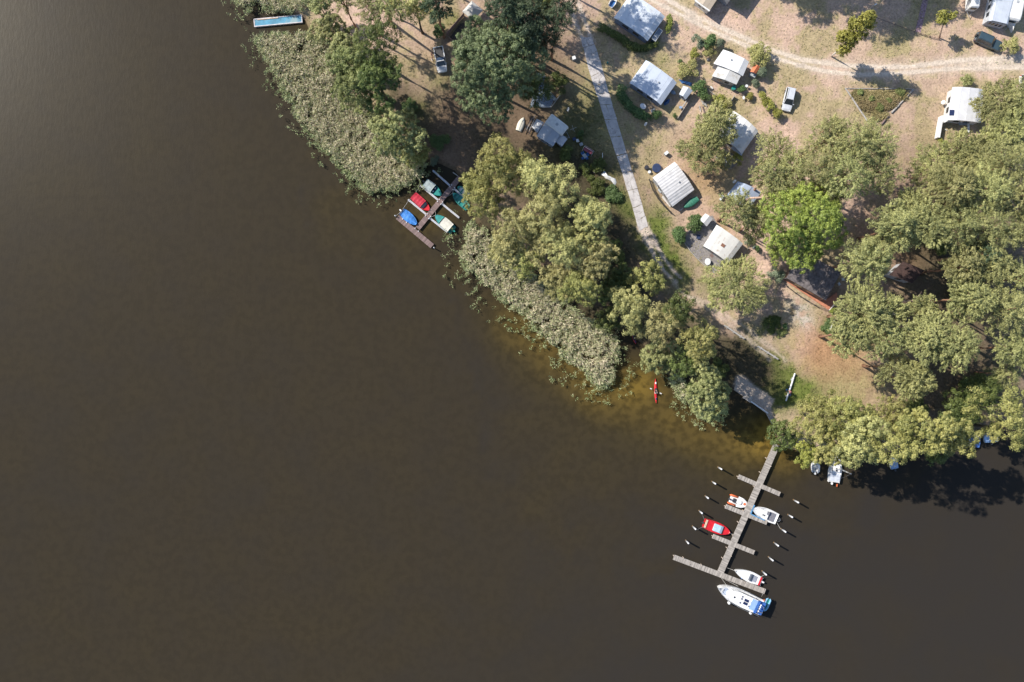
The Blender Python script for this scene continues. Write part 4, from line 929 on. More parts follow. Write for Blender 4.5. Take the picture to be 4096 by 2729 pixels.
    MB().box(-.17*L,0,.86,.24*L,B*.56,.10,0,.06).build('cockpit_floor',S('cockpit_grey',(.28,.30,.36),.7,.1,3),b)
    MB().prism([(-.05*L,-B*.36),(.16*L,-B*.30),(.34*L,0),(.16*L,B*.30),(-.05*L,B*.36)],.75,1.05,.25).build('cabin',W_(),b)
    MB().add([(-.05*L,-B*.34,1.03),(-.05*L,B*.34,1.03),(-.09*L,B*.33,1.22),(-.09*L,-B*.33,1.22)],[(0,1,2,3)]).build('windscreen',M_('dark_glass'),b)
    MB().box(-.42*L,0,.9,.3,B*.8,.12,0,.05).build('stern_seat',M_('red_gel'),b); outboard(b,L,'white_gel')
    for t in (.35,.68): MB().lathe(-L/2+L*t,B*.5*halfw(t,.72,1.7)+.08,[(.05,.2),(.11,.3),(.11,.6),(.04,.68)],8).build('fender',M_('blue_tarp'),b)
    lines(b,[((2943,2285,.7),(2909,2272,.3)),((3040,2310,.7),(3064,2298,2.2)),((3032,2339,.5),(3036,2352,.3))])
    # big cabin cruiser
    b,L,B,reg=boat('motor_yacht','largest white motor yacht with roof solar panels, below the grey jetty end','yacht',(2874,2351),(3046,2430),66,'white_gel','white_gel',sw=.92,p=2.5,h=1.05,decked=.98,floor=.5)
    deck=S('deck_bluegrey',(.42,.48,.58),.6,.08,2)
    MB().prism([(-.30*L,-B*.42),(.14*L,-B*.41),(.28*L,-B*.30),(.345*L,0),(.28*L,B*.30),(.14*L,B*.41),(-.30*L,B*.42)],1.0,2.0,.10).build('cabin',W_(),b)
    MB().prism([(-.31*L,-B*.40),(.06*L,-B*.39),(.13*L,-B*.25),(.13*L,B*.25),(.06*L,B*.39),(-.31*L,B*.40)],1.98,2.14,.03).build('cabin_roof',S('roof_white',(.84,.84,.84),.3,.03,2),b)
    MB().box(.36*L,0,1.24,.10*L,B*.44,.06,0,.2).build('foredeck_mat',deck,b)
    sp=S('solar_cells',(.02,.03,.09),.15,.2,8,spec=.9)
    for s in (-1,1): MB().box(-.075*L,s*.30,2.17,.85,.50,.05).build('solar_panel',sp,b)
    for x,y in ((.03,.62),(.03,-.25),(.035,-.72),(-.17,.55),(-.19,-.32),(-.20,-.82)): MB().box(x*L,y*.9,2.155,.30,.34,.05).build('roof_window',S('tint_grey',(.13,.14,.2),.15,.1,2,spec=.8),b)
    MB().box(.17*L,.1,1.98,.34,.34,.07).build('hatch',M_('dark_glass'),b)
    for s in (-1,1):
        for k in range(3): MB().box((-.16+k*.09)*L,s*B*.40,1.62,.55,.05,.32,s*0.0).build('side_window',M_('dark_glass'),b)
    bf=S('cover_navy',(.04,.13,.42),.6,.15,3,bump=.4)
    MB().box(-.245*L,-.1,2.19,.13*L,B*.66,.07,0,.06).build('sliding_hood',S('hood_blue',(.30,.45,.68),.35,.08,1.5),b)
    MB().box(-.325*L,0,2.12,.055*L,B*.78,.30,0,.05).build('hood_frame',bf,b); MB().box(-.42*L,-.05,1.85,.15*L,B*.80,.10,0,.08).build('aft_canopy',bf,b)
    for s in (-1,1):
        MB().tube((-.36*L,s*B*.36,1.2),(-.44*L,s*B*.12,2.9),.03,n=6).build('mast_strut',M_('galv'),b)
        MB().path([(-.48*L,s*B*.50,1.5),(-.1*L,s*B*.52,1.55),(.22*L,s*B*.45,1.65),(.40*L,s*B*.24,1.8),(.52*L,0,1.85)],.028,6).build('guard_rail',M_('galv'),b)
        for t in (.5,.62,.75,.86,.93): 
            w=halfw(t,.92,2.5)*B/2; MB().tube((-L/2+L*t,s*w*.97,1.05),(-L/2+L*t,s*w*.99,1.6),.018,n=5).build('rail_post',M_('galv'),b)
    MB().tube((-.37*L,-.9,2.35),(-.37*L,.9,2.35),.035,n=6).build('gantry_bar',M_('galv'),b)
    for k in (-.7,-.35,0,.5): MB().lathe(-.37*L,k,[(.05,2.38),(.14,2.42),(.13,2.55),(.03,2.62)],10).build('gantry_lamp',W_(),b)
    for x,y in ((.17,.57),(-.33,.58)): MB().lathe(x*L,y*B,[(.08,.55),(.24,.7),(.27,.95),(.2,1.2),(.04,1.3)],14).build('fender',W_(),b,smooth=True)
    MB().lathe(-.47*L,-B*.48,[(.16,1.0),(.2,1.1),(.16,1.2)],12).build('life_ring',S('tube_orange',(.75,.17,.06)),b)
    MB().box(.515*L,0,1.45,.35,.2,.18,0,.04).build('anchor',M_('galv'),b)
    for k in (-.4,0,.45): MB().lathe(.42*L,k*.6,[(.1,1.25),(.1,1.42),(.04,1.45)],8).build('deck_bollard',M_('galv'),b)
    lines(b,[((2905,2341,1.1),(2884,2310,.3)),((2950,2343,1.1),(2900,2318,.3)),((3044,2384,1.0),(3052,2374,.3))])
    b.scale=(1,1,1.32)
    # dinghy hung across the yacht's stern
    a_,c_=P(3083,2400,1.2),P(3058,2441,1.2); d=c_-a_; mid=(a_+c_)/2; mid=(P(3078,2395,1.1)+P(3056,2443,1.1))/2; d=P(3056,2443,1.1)-P(3078,2395,1.1)
    r=thing('dinghy','pale blue inflatable dinghy hung across the stern of the large white yacht','dinghy',(mid.x,mid.y,WZ+1.35),math.atan2(d.y,d.x)); tb=S('dinghy_blue',(.20,.42,.62),.5,.1,2); l=d.length/2
    for s,nm in ((-1,'tube'),(1,'tube')): MB().path([(-l,s*.16,.0),(-l*.8,s*.36,.0),(l*.4,s*.38,0),(l*.85,s*.22,.05),(l,0,.08)],[.08,.17,.19,.18,.15],10).build(nm,tb,r,smooth=True)
    MB().box(-.1,0,-.05,l*1.6,.6,.08,0,.1).build('floor',M_('teal_gel'),r)
    # sailing boat under the trees
    b,L,B,reg=boat('sailing_boat','pale blue-white sailing boat with raised mast, bow under the shore trees','sailing boat',(3350,1826),(3336,1931),50,'white_gel','white_gel',sw=.88,p=1.9,h=.8,decked=.98,floor=.4)
    MB().prism([(-.10*L,-B*.33),(.16*L,-B*.28),(.26*L,0),(.16*L,B*.28),(-.10*L,B*.33)],.8,1.25,.12).build('cabin',W_(),b)
    MB().box(-.30*L,0,.92,.30*L,B*.84,.08,0,.1).build('cockpit_cover',S('cockpit_cover',(.60,.64,.72),.6,.1,2,bump=.3),b)
    for x,y in ((.30,0),(.05,0),(-.03,0)): MB().box(x*L,y,1.29 if x < .2 else 1.0,.32,.36,.05).build('hatch',M_('dark_glass'),b)
    for s in (-1,1): MB().box(.05*L,s*B*.31,1.05,.24*L,.05,.16,s*-.07).build('side_window',M_('dark_glass'),b)
    MB().tube((.08*L,0,1.2),(.06*L,0,7.6),.11,.08,n=8).build('mast',W_(),b)
    for y,x in ((B*.46,0),(-B*.46,0),(0,.48*L),(0,-.48*L)): MB().tube((x+(.06*L if y else 0),y,.85),(.06*L,0,7.5),.012,n=4).build('stay',M_('galv'),b)
    MB().tube((.06*L,-.5,5.2),(.06*L,.5,5.2),.025,n=6).build('spreader',M_('galv'),b); outboard(b,L,'white_gel',.3); MB().box(-.5*L-.45,-.75,.5,.5,.18,.12).build('rudder',M_('tube_orange') if 'tube_orange' in MATS else W_(),b)
    b,L,B,reg=boat('motor_boat','small white motor boat hidden under the yellow-green shrub, outboard showing','boat',(3262,1842),(3264,1889),34,'white_gel','canvas_grey',sw=.85,h=.55)
    outboard(b,L,'white_gel',.2); MB().box(-.46*L,-.3,.5,.6,.3,.2,.4,.05).build('stern_box',W_(),b)
    for bow,st,w,cm,l in (((3905,1735),(3897,1789),40,'cover_navy','dark blue covered boat at the shaded lower right shore'),((3962,1728),(3966,1770),54,'hood_blue','bright pale blue covered boat right of the dark blue one'),((3570,1830),(3580,1876),30,'hood_blue','light blue boat end poking out below the large alder crowns'),((3800,1740),(3808,1786),26,'hood_blue','sliver of a blue boat in shade between two crowns')):
        b,L,B,reg=boat('covered_boat',l,'boat',bow,st,w,'white_gel','navy',sw=.9,h=.6); V,Fc=reg(.02,.95,.66,-.04,.15); meshobj('cover',V,Fc,M_(cm),b,smooth=True); outboard(b,L)
    # kayaks
    def kayak(label,a,c_,wpx,person_=True):
        z=WZ+.28; pa,pb=P(*a,z),P(*c_,z); d=pb-pa; L=d.length; mid=(pa+pb)/2
        r=thing('kayak',label,'kayak',(mid.x,mid.y,WZ),math.atan2(d.y,d.x)); B=wpx/21; n=20; V=[];Fc=[]
        for i in range(n+1):
            t=-1+2*i/n; w=B/2*(1-abs(t)**2.1)+.012; up=.10*abs(t)**4
            for y,zz in ((0,-.10),(w*.7,-.04),(w,.12),(w*.75,.24),(0,.30),(-w*.75,.24),(-w,.12),(-w*.7,-.04)): V.append((t*L/2,y,zz+up-.05*abs(t)))
        for i in range(n):
            for k in range(8): Fc.append((i*8+k,i*8+(k+1)%8,(i+1)*8+(k+1)%8,(i+1)*8+k))
        Fc+=[tuple(range(8)),tuple(n*8+k for k in range(8))[::-1]]
        meshobj('hull',V,Fc,M_('red_gel'),r,smooth=True)
        MB().lathe(0,0,[(.40,.26),(.44,.33),(.36,.33),(.34,.22)],20,1.3,.62).build('cockpit_rim',M_('black_plastic'),r)
        MB().lathe(0,0,[(.35,.2),(.36,.30),(.30,.305)],20,1.3,.6).build('cockpit_floor',M_('black_plastic'),r)
        for x in (-.32,.32): MB().lathe(x*L,0,[(.15,.25),(.17,.31),(.05,.34)],14,1.3,.8).build('hatch',W_() if x>0 else M_('navy'),r)
        for x in (-.93,.93): MB().path([(x*L/2,0,.22),(x*L/2*1.04,0,.26)],.03,6).build('grab_loop',M_('canvas_grey'),r)
        for x in (-.22,-.18,.2,.25): MB().box(x*L,0,.31,.03,B*.6,.02).build('deck_line',M_('black_plastic'),r)
        return r
    kayak('red touring kayak on the open brown water with a paddler','' or (2625,1613),(2622.5,1515),12.5)
    kayak('red kayak whose tip shows below the alder in the dark inlet',(2544,1376),(2530,1330),11)
    q=P(2624,1574,.3)
    J=sitting(.02,1,.12); loc=(q.x,q.y,WZ)
    person('person','paddler in a white shirt seated in the red kayak holding a paddle',J,RAD,loc,W_(),M_('navy'),surf('hair_brown',(.1,.06,.04)),hat=None)
    w=Vector((q.x,q.y+.44,WZ+.48))
    r=thing('paddle','double paddle with white blades held across the red kayak','paddle',tuple(w),R(-26))
    MB().tube((-1.0,0,0),(1.0,0,0),.016,n=8).build('shaft',M_('black_plastic'),r)
    for s in (-1,1): MB().lathe(0,0,[(.02,-.012),(.22,-.008),(.24,0),(.22,.008),(.02,.012)],14,1,.42).build('blade',W_(),r).location=(s*1.02,0,0)
# ================================================================= CAMPSITE
def table(name,label,x,y,rx,ry=None,h=.72,mat='chair_white',rz=0,legs=4,cat='table',group=None,square=False):
    q=P(x,y,h); r=thing(name,label,cat,(q.x,q.y,0),rz,group); ry=ry or rx
    if square: MB().box(0,0,h,rx*2,ry*2,.05,0,.05).build('tabletop',M_(mat),r)
    else: MB().lathe(0,0,[(1.0*rx,h-.03),(1.0*rx,h),(.97*rx,h+.012)],28,1,ry/rx).build('tabletop',M_(mat),r)
    for a in (45,135,225,315): MB().tube((rx*.62*math.cos(R(a)),ry*.62*math.sin(R(a)),0),(rx*.55*math.cos(R(a)),ry*.55*math.sin(R(a)),h-.03),.025,n=6).build('leg',M_(mat),r)
    return r
def chair(label,x,y,rz,mat='chair_white',group=None,s=1.0):
    q=P(x,y,.45); r=thing('garden_chair',label,'chair',(q.x,q.y,0),rz,group); m=M_(mat)
    MB().box(0,0,.43,.46*s,.46*s,.04,0,.06).build('seat',m,r); MB().box(-.24*s,0,.68,.05,.46*s,.48,0,.01,pitch=-.2).build('backrest',m,r)
    for s1 in (-1,1): MB().path([(-.22*s,s1*.25*s,.64),(.2*s,s1*.25*s,.62),(.22*s,s1*.24*s,0)],.022,6).build('armrest',m,r)
    for a,b in ((-.2,-.2),(-.2,.2)): MB().tube((a*s,b*s,.42),(a*1.15*s,b*1.1*s,0),.02,n=6).build('leg',m,r)
    return r
def dish(label,x,y,az,base=None):
    q=P(x,y,.9); r=thing('satellite_dish',label,'satellite dish',(q.x,q.y,0),R(az)); m=M_('white_paint')
    MB().tube((0,0,0),(0,0,.85),.025,n=6).build('mast',M_('galv'),r)
    for a in (0,120,240): MB().tube((0,0,.35),(.35*math.cos(R(a)),.35*math.sin(R(a)),0),.018,n=5).build('leg',M_('galv'),r)
    o=MB().lathe(0,0,[(.02,0),(.18,.015),(.32,.055),(.40,.10),(.385,.11),(.3,.075),(.02,.025)],24).build('reflector',m,r,smooth=True)
    o.matrix_local=Matrix.Translation((.06,0,.95))@Matrix.Rotation(R(58),4,'Y')
    MB().tube((.1,0,.72),(.42,0,1.05),.012,n=5).build('feed_arm',M_('galv'),r)
    return r
def fence(label,pts,h,kind='plank',mat='log_grey',cat='fence',th=.06,z0=0.0):
    q0=P(*pts[0],h*.5); r=thing('fence',label,cat,(q0.x,q0.y,0))
    for a,b in zip(pts[:-1],pts[1:]):
        if kind=='plank': bar('board_panel',a,b,th,z0+.05,h,M_(mat),r)
        elif kind=='rail':
            bar('rail',a,b,.06,h-.14,h-.06,M_(mat),r); bar('rail',a,b,.05,h*.4,h*.4+.07,M_(mat),r)
        elif kind=='picket':
            bar('rail',a,b,.05,h-.25,h-.18,M_(mat),r); A,B=P(*a,h*.5),P(*b,h*.5); L=(B-A).length; mb=MB(); ang=math.atan2((B-A).y,(B-A).x)
            for k in range(int(L/.16)):
                p=A.lerp(B,k*.16/L); mb.box(p.x,p.y,h/2,.07,.03,h,ang)
            mb.build('pickets',M_(mat),r,world=True)
    for p in pts:
        q=P(*p,h*.5); MB().box(q.x,q.y,(h+.08)/2-.05,.1,.1,h+.08).build('post',M_(mat),r,world=True)
    return r
def log(label,a,b,w,z,mat='log_grey',name='log',cat='log',group=None,supports=0):
    pa,pb=P(*a,z),P(*b,z); mid=(pa+pb)/2; d=pb-pa; r=thing(name,label,cat,(mid.x,mid.y,0),math.atan2(d.y,d.x),group); L=d.length
    mb=MB(); n=7; mb.path([(-L/2+L*i/n,random.uniform(-.02,.02),z) for i in range(n+1)],[w/2*random.uniform(.9,1.08) for _ in range(n+1)],10); mb.build('beam',M_(mat),r)
    if supports:
        for k in range(supports):
            x=-L/2+L*(k+.5)/supports*1.0; MB().box(x,0,z*.45,.22,w*1.5,z*.9).build('support',M_('log_grey'),r)
    return r
def barrel(label,x,y,rad,h,mat,name='barrel',cat='barrel',open_=True):
    q=P(x,y,h); r=thing(name,label,cat,(q.x,q.y,0))
    MB().lathe(0,0,[(rad*.92,0),(rad*1.02,h*.5),(rad,h),(rad*.88,h),(rad*.86,h*.72 if open_ else h+.02),(.02,h*.70 if open_ else h+.04)],24).build('tub',M_(mat),r)
    if open_: MB().lathe(0,0,[(.05,h*.72),(rad*.85,h*.73),(.05,h*.735)],20).build('water_surface',M_('dark_glass'),r)
    MB().lathe(0,0,[(rad*1.0,h-.02),(rad*1.05,h),(rad*1.0,h+.02)],24).build('rim',M_(mat),r)
    return r
def box_(name,label,cat,x,y,sx,sy,h,mat,rz=0,lid=None,group=None):
    q=P(x,y,h); r=thing(name,label,cat,(q.x,q.y,0),R(rz),group)
    MB().box(0,0,h/2,sx,sy,h,0,.05).build('body',M_(mat),r); MB().box(0,0,h+.03,sx*1.06,sy*1.06,.06,0,.05).build('lid',M_(lid or mat),r)
    for s in (-1,1): MB().tube((s*sx*.4,-sy*.5,.06),(s*sx*.4,sy*.5,.06),.06,n=8).build('foot',M_('black_plastic'),r)
    return r
def sheet(name,label,cat,pts,z,mat,amp=.12,fold=3.0,group=None):
    """crumpled tarpaulin over lumps: fan grid from photo-pixel outline, draped to the ground at its rim"""
    c=(sum(p[0] for p in pts)/len(pts),sum(p[1] for p in pts)/len(pts)); q0=P(*c,z); V=[];Fc=[];m=len(pts)*4;ringn=7
    out=[]
    for i in range(len(pts)):
        a,b=pts[i],pts[(i+1)%len(pts)]
        for k in range(4): out.append((a[0]+(b[0]-a[0])*k/4,a[1]+(b[1]-a[1])*k/4))
    for j in range(ringn+1):
        f=j/ringn
        for (x,y) in out:
            zz=z*(1-f**3)+amp*math.sin(x*.6*fold*.3)*math.cos(y*.5*fold*.3)*(1-f)+.03; q=P(c[0]+(x-c[0])*max(f,.02),c[1]+(y-c[1])*max(f,.02),0); V.append((q.x-q0.x,q.y-q0.y,max(.02,zz)))
    for j in range(ringn):
        for i in range(m): Fc.append((j*m+i,j*m+(i+1)%m,(j+1)*m+(i+1)%m,(j+1)*m+i))
    Fc.append(tuple(range(m))[::-1])
    o=meshobj(name,V,Fc,M_(mat),None,(q0.x,q0.y,0)); return tag(o,label,cat,group)
def caravan(label,px,h=2.45,mat='white_paint',win_end=None,name='caravan',hitch=None):
    """four apparent roof corners (photo px): front-left, front-right, rear-right, rear-left"""
    C=[P(x,y,h) for x,y in px]; c=sum(C,Vector())/4; d=((C[0]+C[1])-(C[2]+C[3]))/2; L=Vector((d.x,d.y)).length; w=(C[1]-C[0]).length; rz=math.atan2(d.y,d.x)
    r=thing(name,label,'caravan',(c.x,c.y,0),rz); m=M_(mat)
    # rounded box body lofted along x
    V=[];Fc=[];st=[(-.5,.90,.86),(-.485,.97,.96),(-.40,1,1),(.36,1,1),(.46,.97,.97),(.495,.92,.86),(.5,.88,.7)]
    for fx,kw,kh in st:
        W=w/2*kw; T=.45+(h-.45)*kh; V+=[(fx*L,y,z) for y,z in ((-W,.42),(-W,T-.25),(-W+.05,T-.10),(-W+.2,T-.01),(0,T+.03),(W-.2,T-.01),(W-.05,T-.10),(W,T-.25),(W,.42))]
    k9=9
    for i in range(len(st)-1):
        for k in range(k9): Fc.append((i*k9+k,(i+1)*k9+k,(i+1)*k9+(k+1)%k9,i*k9+(k+1)%k9))
    Fc+=[tuple(range(k9)),tuple((len(st)-1)*k9+k for k in range(k9))[::-1]]
    meshobj('body',V,Fc,m,r)
    MB().box(.51*L,0,1.75,.05,w*.62,.55,0,0,pitch=-.12).build('front_window',M_('dark_glass'),r); MB().box(-.505*L,0,1.75,.04,w*.55,.5).build('rear_window',M_('dark_glass'),r)
    for s in (-1,1):
        MB().box(.1*L,s*(w/2+.01),1.7,.9,.04,.5).build('side_window',M_('dark_glass'),r); MB().tube((-.05*L,s*(w/2-.15),.32),(-.05*L,s*(w/2+.0),.32),.31,n=16).build('wheel',M_('black_rubber'),r)
    MB().box(.0*L,0,h+.06,.5,.5,.09,0,.08).build('skylight',surf('skylight_grey',(.45,.47,.5),.3,.05,2),r)
    MB().path([(.5*L,-.5,.45),(.5*L+1.15,0,.45),(.5*L,.5,.45)],.045,6).build('drawbar',M_('galv'),r)
    return r
def camp():
    mats(); S=surf
    rg=lambda n,c,**k: S('roof_'+n,c,k.get('rough',.5),.06,.7,dirt=k.get('dirt'),bump=.1)
    wall_b=S('tent_wall',(.22,.27,.37),.7,.12,2.2,bump=.3); wall_g=S('tent_wall_grey',(.42,.43,.45),.75,.12,2.2,bump=.3); wall_w=S('wall_white',(.62,.62,.62),.6,.1,2)
    man=[(0,-.42),(.13,0),(.5,.10),(.86,0),(1,-.5)]
    shelter('caravan_shelter','pale grey shelter roof with sun flecks at the top edge, beside the sandy track','caravan shelter',[(2456,68),(2592,161),(2662,63),(2526,-30)],2.5,man,rg('pale',(.64,.69,.76),dirt=((.52,.54,.57),.6,.58)),wall_b,windows=2,group='caravan shelters with metal roofs')
    shelter('caravan_shelter','plain shaded grey shelter roof right of the slab road, curved hedge in front','caravan shelter',[(2519,330),(2645,418),(2709,328),(2585,238)],2.5,man,rg('blue',(.55,.61,.71),dirt=((.47,.50,.56),.7,.6)),wall_b,windows=2,group='caravan shelters with metal roofs')
    shelter('caravan_shelter','upper roof of the two-step white shelter among the garden conifers','caravan shelter',[(2856,252),(2975,301),(3000,243),(2895,196)],2.7,[(0,-.35),(.3,0),(.8,-.1),(1,-.6)],rg('white',(.72,.73,.74)),wall_g,windows=1,group='caravan shelters with metal roofs')
    shelter('awning_shelter','lower lean-to roof of the two-step white shelter, green barrel at its corner','awning',[(2849,303),(2947,337),(2968,296),(2879,253)],2.3,[(0,-.25),(.5,.12),(1,-.25)],rg('white2',(.66,.66,.65),dirt=((.5,.47,.42),1.2,.55)),wall_g,windows=2)
    shelter('caravan_shelter','white ribbed tent roof beside the green covered boat','caravan shelter',[(2612,709),(2692,825),(2780,757),(2700,645)],2.5,[(0,-.5),(.14,0),(.45,.12),(.72,.0),(1,-.55)],ribbed('roof_ribbed',(.62,.62,.64),.55,'x',dirt=((.50,.50,.50),.8,.6)),wall_g,windows=2,seams=[.14,.3,.45,.6,.72,.86],group='caravan shelters with metal roofs')
    shelter('caravan_shelter','dirty white tent roof with brown patches above the gravel patio','caravan shelter',[(2816,983),(2915,1052),(2975,974),(2869,898)],2.5,[(0,-.45),(.2,0),(.55,.1),(.85,-.05),(1,-.45)],rg('dirty',(.68,.68,.67),dirt=((.46,.40,.36),1.6,.60)),wall_g,windows=2,group='caravan shelters with metal roofs')
    o=MB(); q=P(2892,982,2.62); o.box(q.x,q.y,2.665,.75,.6,.03,R(-35)); tag(o.build('roof_patch',S('patch_brown',(.25,.12,.08),.8,.2,5)),'brown square patch lying on the dirty white tent roof','roof patch')
    r,_=shelter('caravan_shelter','long grey-white shelter roof at the right with a small solar panel','caravan shelter',[(3794,478),(3928,490),(3941,357),(3816,345)],2.6,[(0,-.5),(.24,0),(.5,.1),(.8,0),(1,-.45)],rg('right',(.64,.65,.69)),wall_w,windows=2,group='caravan shelters with metal roofs')
    q=P(3808,450,2.5); o=MB().box(q.x,q.y,2.42,.78,1.0,.06,R(-6),0,pitch=-.30); tag(o.build('solar_panel',S('solar_cells',(.02,.03,.09),.15,.2,8,spec=.9)),'small framed solar panel lying on the right shelter roof','solar panel')
    shelter('caravan_shelter','white vaulted roof half hidden by the two round pines','caravan shelter',[(2873,537),(2970,615),(3036,522),(2935,441)],2.4,[(0,-.5),(.12,-.1),(.3,.2),(.5,.3),(.7,.2),(.88,-.1),(1,-.5)],rg('vault',(.74,.74,.74),dirt=((.55,.55,.53),.9,.55)),wall_g,windows=1,seams=[.3,.5,.7],group='caravan shelters with metal roofs')
    shelter('awning_shelter','pale blue awning below the white vaulted roof','awning',[(2925,592),(2968,622),(2985,590),(2942,562)],2.1,[(0,-.1),(1,-.3)],rg('paleblue',(.50,.57,.68)),None,seams=None)
    shelter('caravan_shelter','blue-grey tent with blotchy back roof under the pines, white bench beside','caravan shelter',[(2908,782),(2996,838),(3048,768),(2956,722)],2.3,[(0,-.8),(.28,-.05),(.55,.1),(.6,0),(1,-.4)],rg('bluegrey',(.36,.43,.56),dirt=((.55,.57,.60),.5,.5)),wall_b,windows=1,group='caravan shelters with metal roofs')
    shelter('garden_shed','small white gabled shed at the top of the gravel patio','shed',[(2799,879),(2828,906),(2852,875),(2823,853)],2.1,[(0,-.25),(.5,.1),(1,-.25)],rg('shed',(.66,.66,.67)),wall_w,seams=None,windows=1)
    shelter('garden_shed','tiny pale gabled shed beside the blue tarpaulin and plank fence','shed',[(2718,375),(2744,397),(2772,361),(2735,341)],2.0,[(0,-.35),(.5,.1),(1,-.3)],rg('shed2',(.50,.55,.62)),wall_b,seams=None,windows=1)
    shelter('garden_shed','orange roofed little shed behind the two-step white shelter','shed',[(3002,286),(3024,294),(3043,268),(3019,256)],2.0,[(0,-.2),(.5,.1),(1,-.2)],S('roof_orange',(.60,.17,.07),.6,.15,3),wall_b,seams=None)
    box_('storage_box','blue-grey storage box below the orange roofed shed','box',3012,299,1.15,.7,.9,'canvas_grey',-30)
    for x,y,sz,l in ((2560,80,.4,'small roof vent on the shelter at the top edge'),(2634,330,.35,'small roof vent on the shaded grey shelter'),(2925,240,.35,'small roof vent on the two-step white shelter'),(3880,395,.4,'small round vent cap on the long right shelter'),(2716,728,.35,'small vent cap on the white ribbed tent')):
        q=P(x,y,2.65); r=thing('roof_vent',l,'roof vent',(q.x,q.y,2.5)); MB().lathe(0,0,[(sz*.3,0),(sz*.3,.2),(sz*.5,.22),(sz*.45,.30),(.02,.34)],14).build('cap',M_('galv'),r)
    # top edge building and its off-frame neighbour that throws the big shadow
    r,_=shelter('cabin','beige flat roofed cabin corner with white eaves at the top edge','cabin',[(2781,0),(2839,42),(2910,-66),(2852,-108)],2.55,[(0,-.05),(.5,.25),(1,-.05)],rg('beige',(.52,.44,.35),dirt=((.4,.33,.27),.8,.6)),wall_w,windows=2)
    bar('fascia',(2779,2),(2838,45),.25,2.35,2.62,M_('white_paint'),r)
    shelter('barn','tall barn standing just above the top edge of the photo','barn',[(2850,-70),(2930,-10),(3010,-120),(2930,-190)],4.6,[(0,-.8),(.5,.6),(1,-.8)],rg('barn',(.3,.25,.2)),wall_g,windows=2)
    # top right big awning tent + caravans + pavement
    r,C=shelter('awning_tent','large pale blue awning tent with dark windows in the top right corner','tent',[(3960,80),(4032,98),(4075,-60),(3992,-75)],2.6,[(0,-.45),(.12,0),(.9,.12),(1,-.1)],rg('awning',(.52,.57,.66)),S('awning_wall',(.50,.53,.58),.7,.1,2),windows=4,inset=.12)
    caravan('white caravan with its drawbar pointing down, joined to the large corner awning tent',[(4026,88),(4084,68),(4112,-60),(4060,-70)],2.6)
    caravan('white caravan end at the top edge left of the large awning tent',[(3884,26),(3921,30),(3930,-70),(3890,-74)],2.45)
    sheet('tarpaulin','white cloth cone hanging at the front of the corner caravan','tarpaulin',[(4020,98),(4062,92),(4050,115),(4044,134),(4034,112)],1.0,'white_paint',.1)
    bk=S('brick_path',(.36,.24,.27),.9,.25,3,bump=.4); o=patch('brick_path',[(3694,-20),(3718,-20),(3682,131),(3660,128)],.03,bk); tag(o,kind='structure')
    # house group below: dark cabin, brown roof
    dk=S('tar_roof',(.17,.15,.155),.9,.25,2.0,bump=.5,dirt=((.16,.13,.12),.5,.6))
    shelter('holiday_cabin','dark felt roofed cabin with an orange terrace beneath the maple','cabin',[(3146,1112),(3303,1202),(3364,1091),(3207,1002)],3.0,[(0,0),(.5,.12),(1,0)],dk,S('cabin_wall',(.20,.13,.10),.8,.15,2),seams=None,windows=2)
    ter=patch('terrace',[(3128,1116),(3150,1108),(3310,1196),(3345,1170),(3352,1205),(3318,1243)],.18,M_('terracotta')); tag(ter,'orange terracotta terrace wrapping the dark cabin front','terrace')
    fence('dark railing with white cap around the orange terrace',[(3124,1117),(3150,1147),(3185,1173),(3220,1196),(3262,1221),(3316,1243),(3341,1214)],1.0,'rail','motor_black'); bar('x',(3316,1242),(3342,1213),.12,1.0,1.05,M_('white_paint')).name='railing_cap'
    o=bpy.data.objects['railing_cap']; tag(o,'white capping board on the right end of the terrace railing','capping board')
    shelter('holiday_cabin','dark brown roofed cabin in the forest gap right of the maple','cabin',[(3558,1100),(3648,1134),(3698,1082),(3612,1046)],3.0,[(0,0),(.5,.2),(1,0)],S('roof_brown',(.065,.038,.034),.9,.2,2,bump=.4),wall_g,seams=None,windows=1)
    shelter('holiday_cabin','dark red-brown roof strip crossed by a pine trunk in the forest','cabin',[(3585,1262),(3700,1240),(3694,1208),(3585,1225)],2.8,[(0,0),(.5,.15),(1,0)],S('roof_brown2',(.10,.06,.05),.9,.2,2,bump=.4),wall_g,seams=None)
    for i,(x,y,rz,l) in enumerate(((3357,1136,40,'white plastic chair right of the dark cabin'),(3373,1060,60,'white chair in the dark yard behind the dark cabin'),(3372,1117,100,'folded white chair between the dark cabin and the pine'))): chair(l,x,y,R(rz))
    # top left: gazebo, fence
    A=[P(x,y,2.2) for x,y in ((1887,3),(1932,41),(1892,83),(1849,46))]; c=sum(A,Vector())/4
    r=thing('gazebo','square grey pyramid gazebo in the shade above the big oak','gazebo',(c.x,c.y,0)); mb=MB()
    mb.add([tuple(a) for a in A]+[(c.x,c.y,3.35)]+[(a.x,a.y,2.15) for a in A]+[(c.x,c.y,3.3)],[(0,4,1),(1,4,2),(2,4,3),(3,4,0),(5,6,9),(6,7,9),(7,8,9),(8,5,9),(0,1,6,5),(1,2,7,6),(2,3,8,7),(3,0,5,8)])
    mb.build('canopy',S('gazebo_grey',(.50,.49,.47),.8,.08,1.5,bump=.2),r,world=True)
    for a in A: p=c+(a-c)*.93; MB().tube((p.x,p.y,0),(p.x,p.y,2.25),.03,n=6).build('pole',M_('galv'),r,world=True)
    fence('brown board fence running from the gazebo to the dark pool',[(1787,137),(1813,107),(1836,80),(1856,58)],1.5,'plank','wood_brown')
    fence('low brown edging below the dark pool beside the oak',[(1793,144),(1808,163),(1822,176)],.7,'plank','wood_brown')
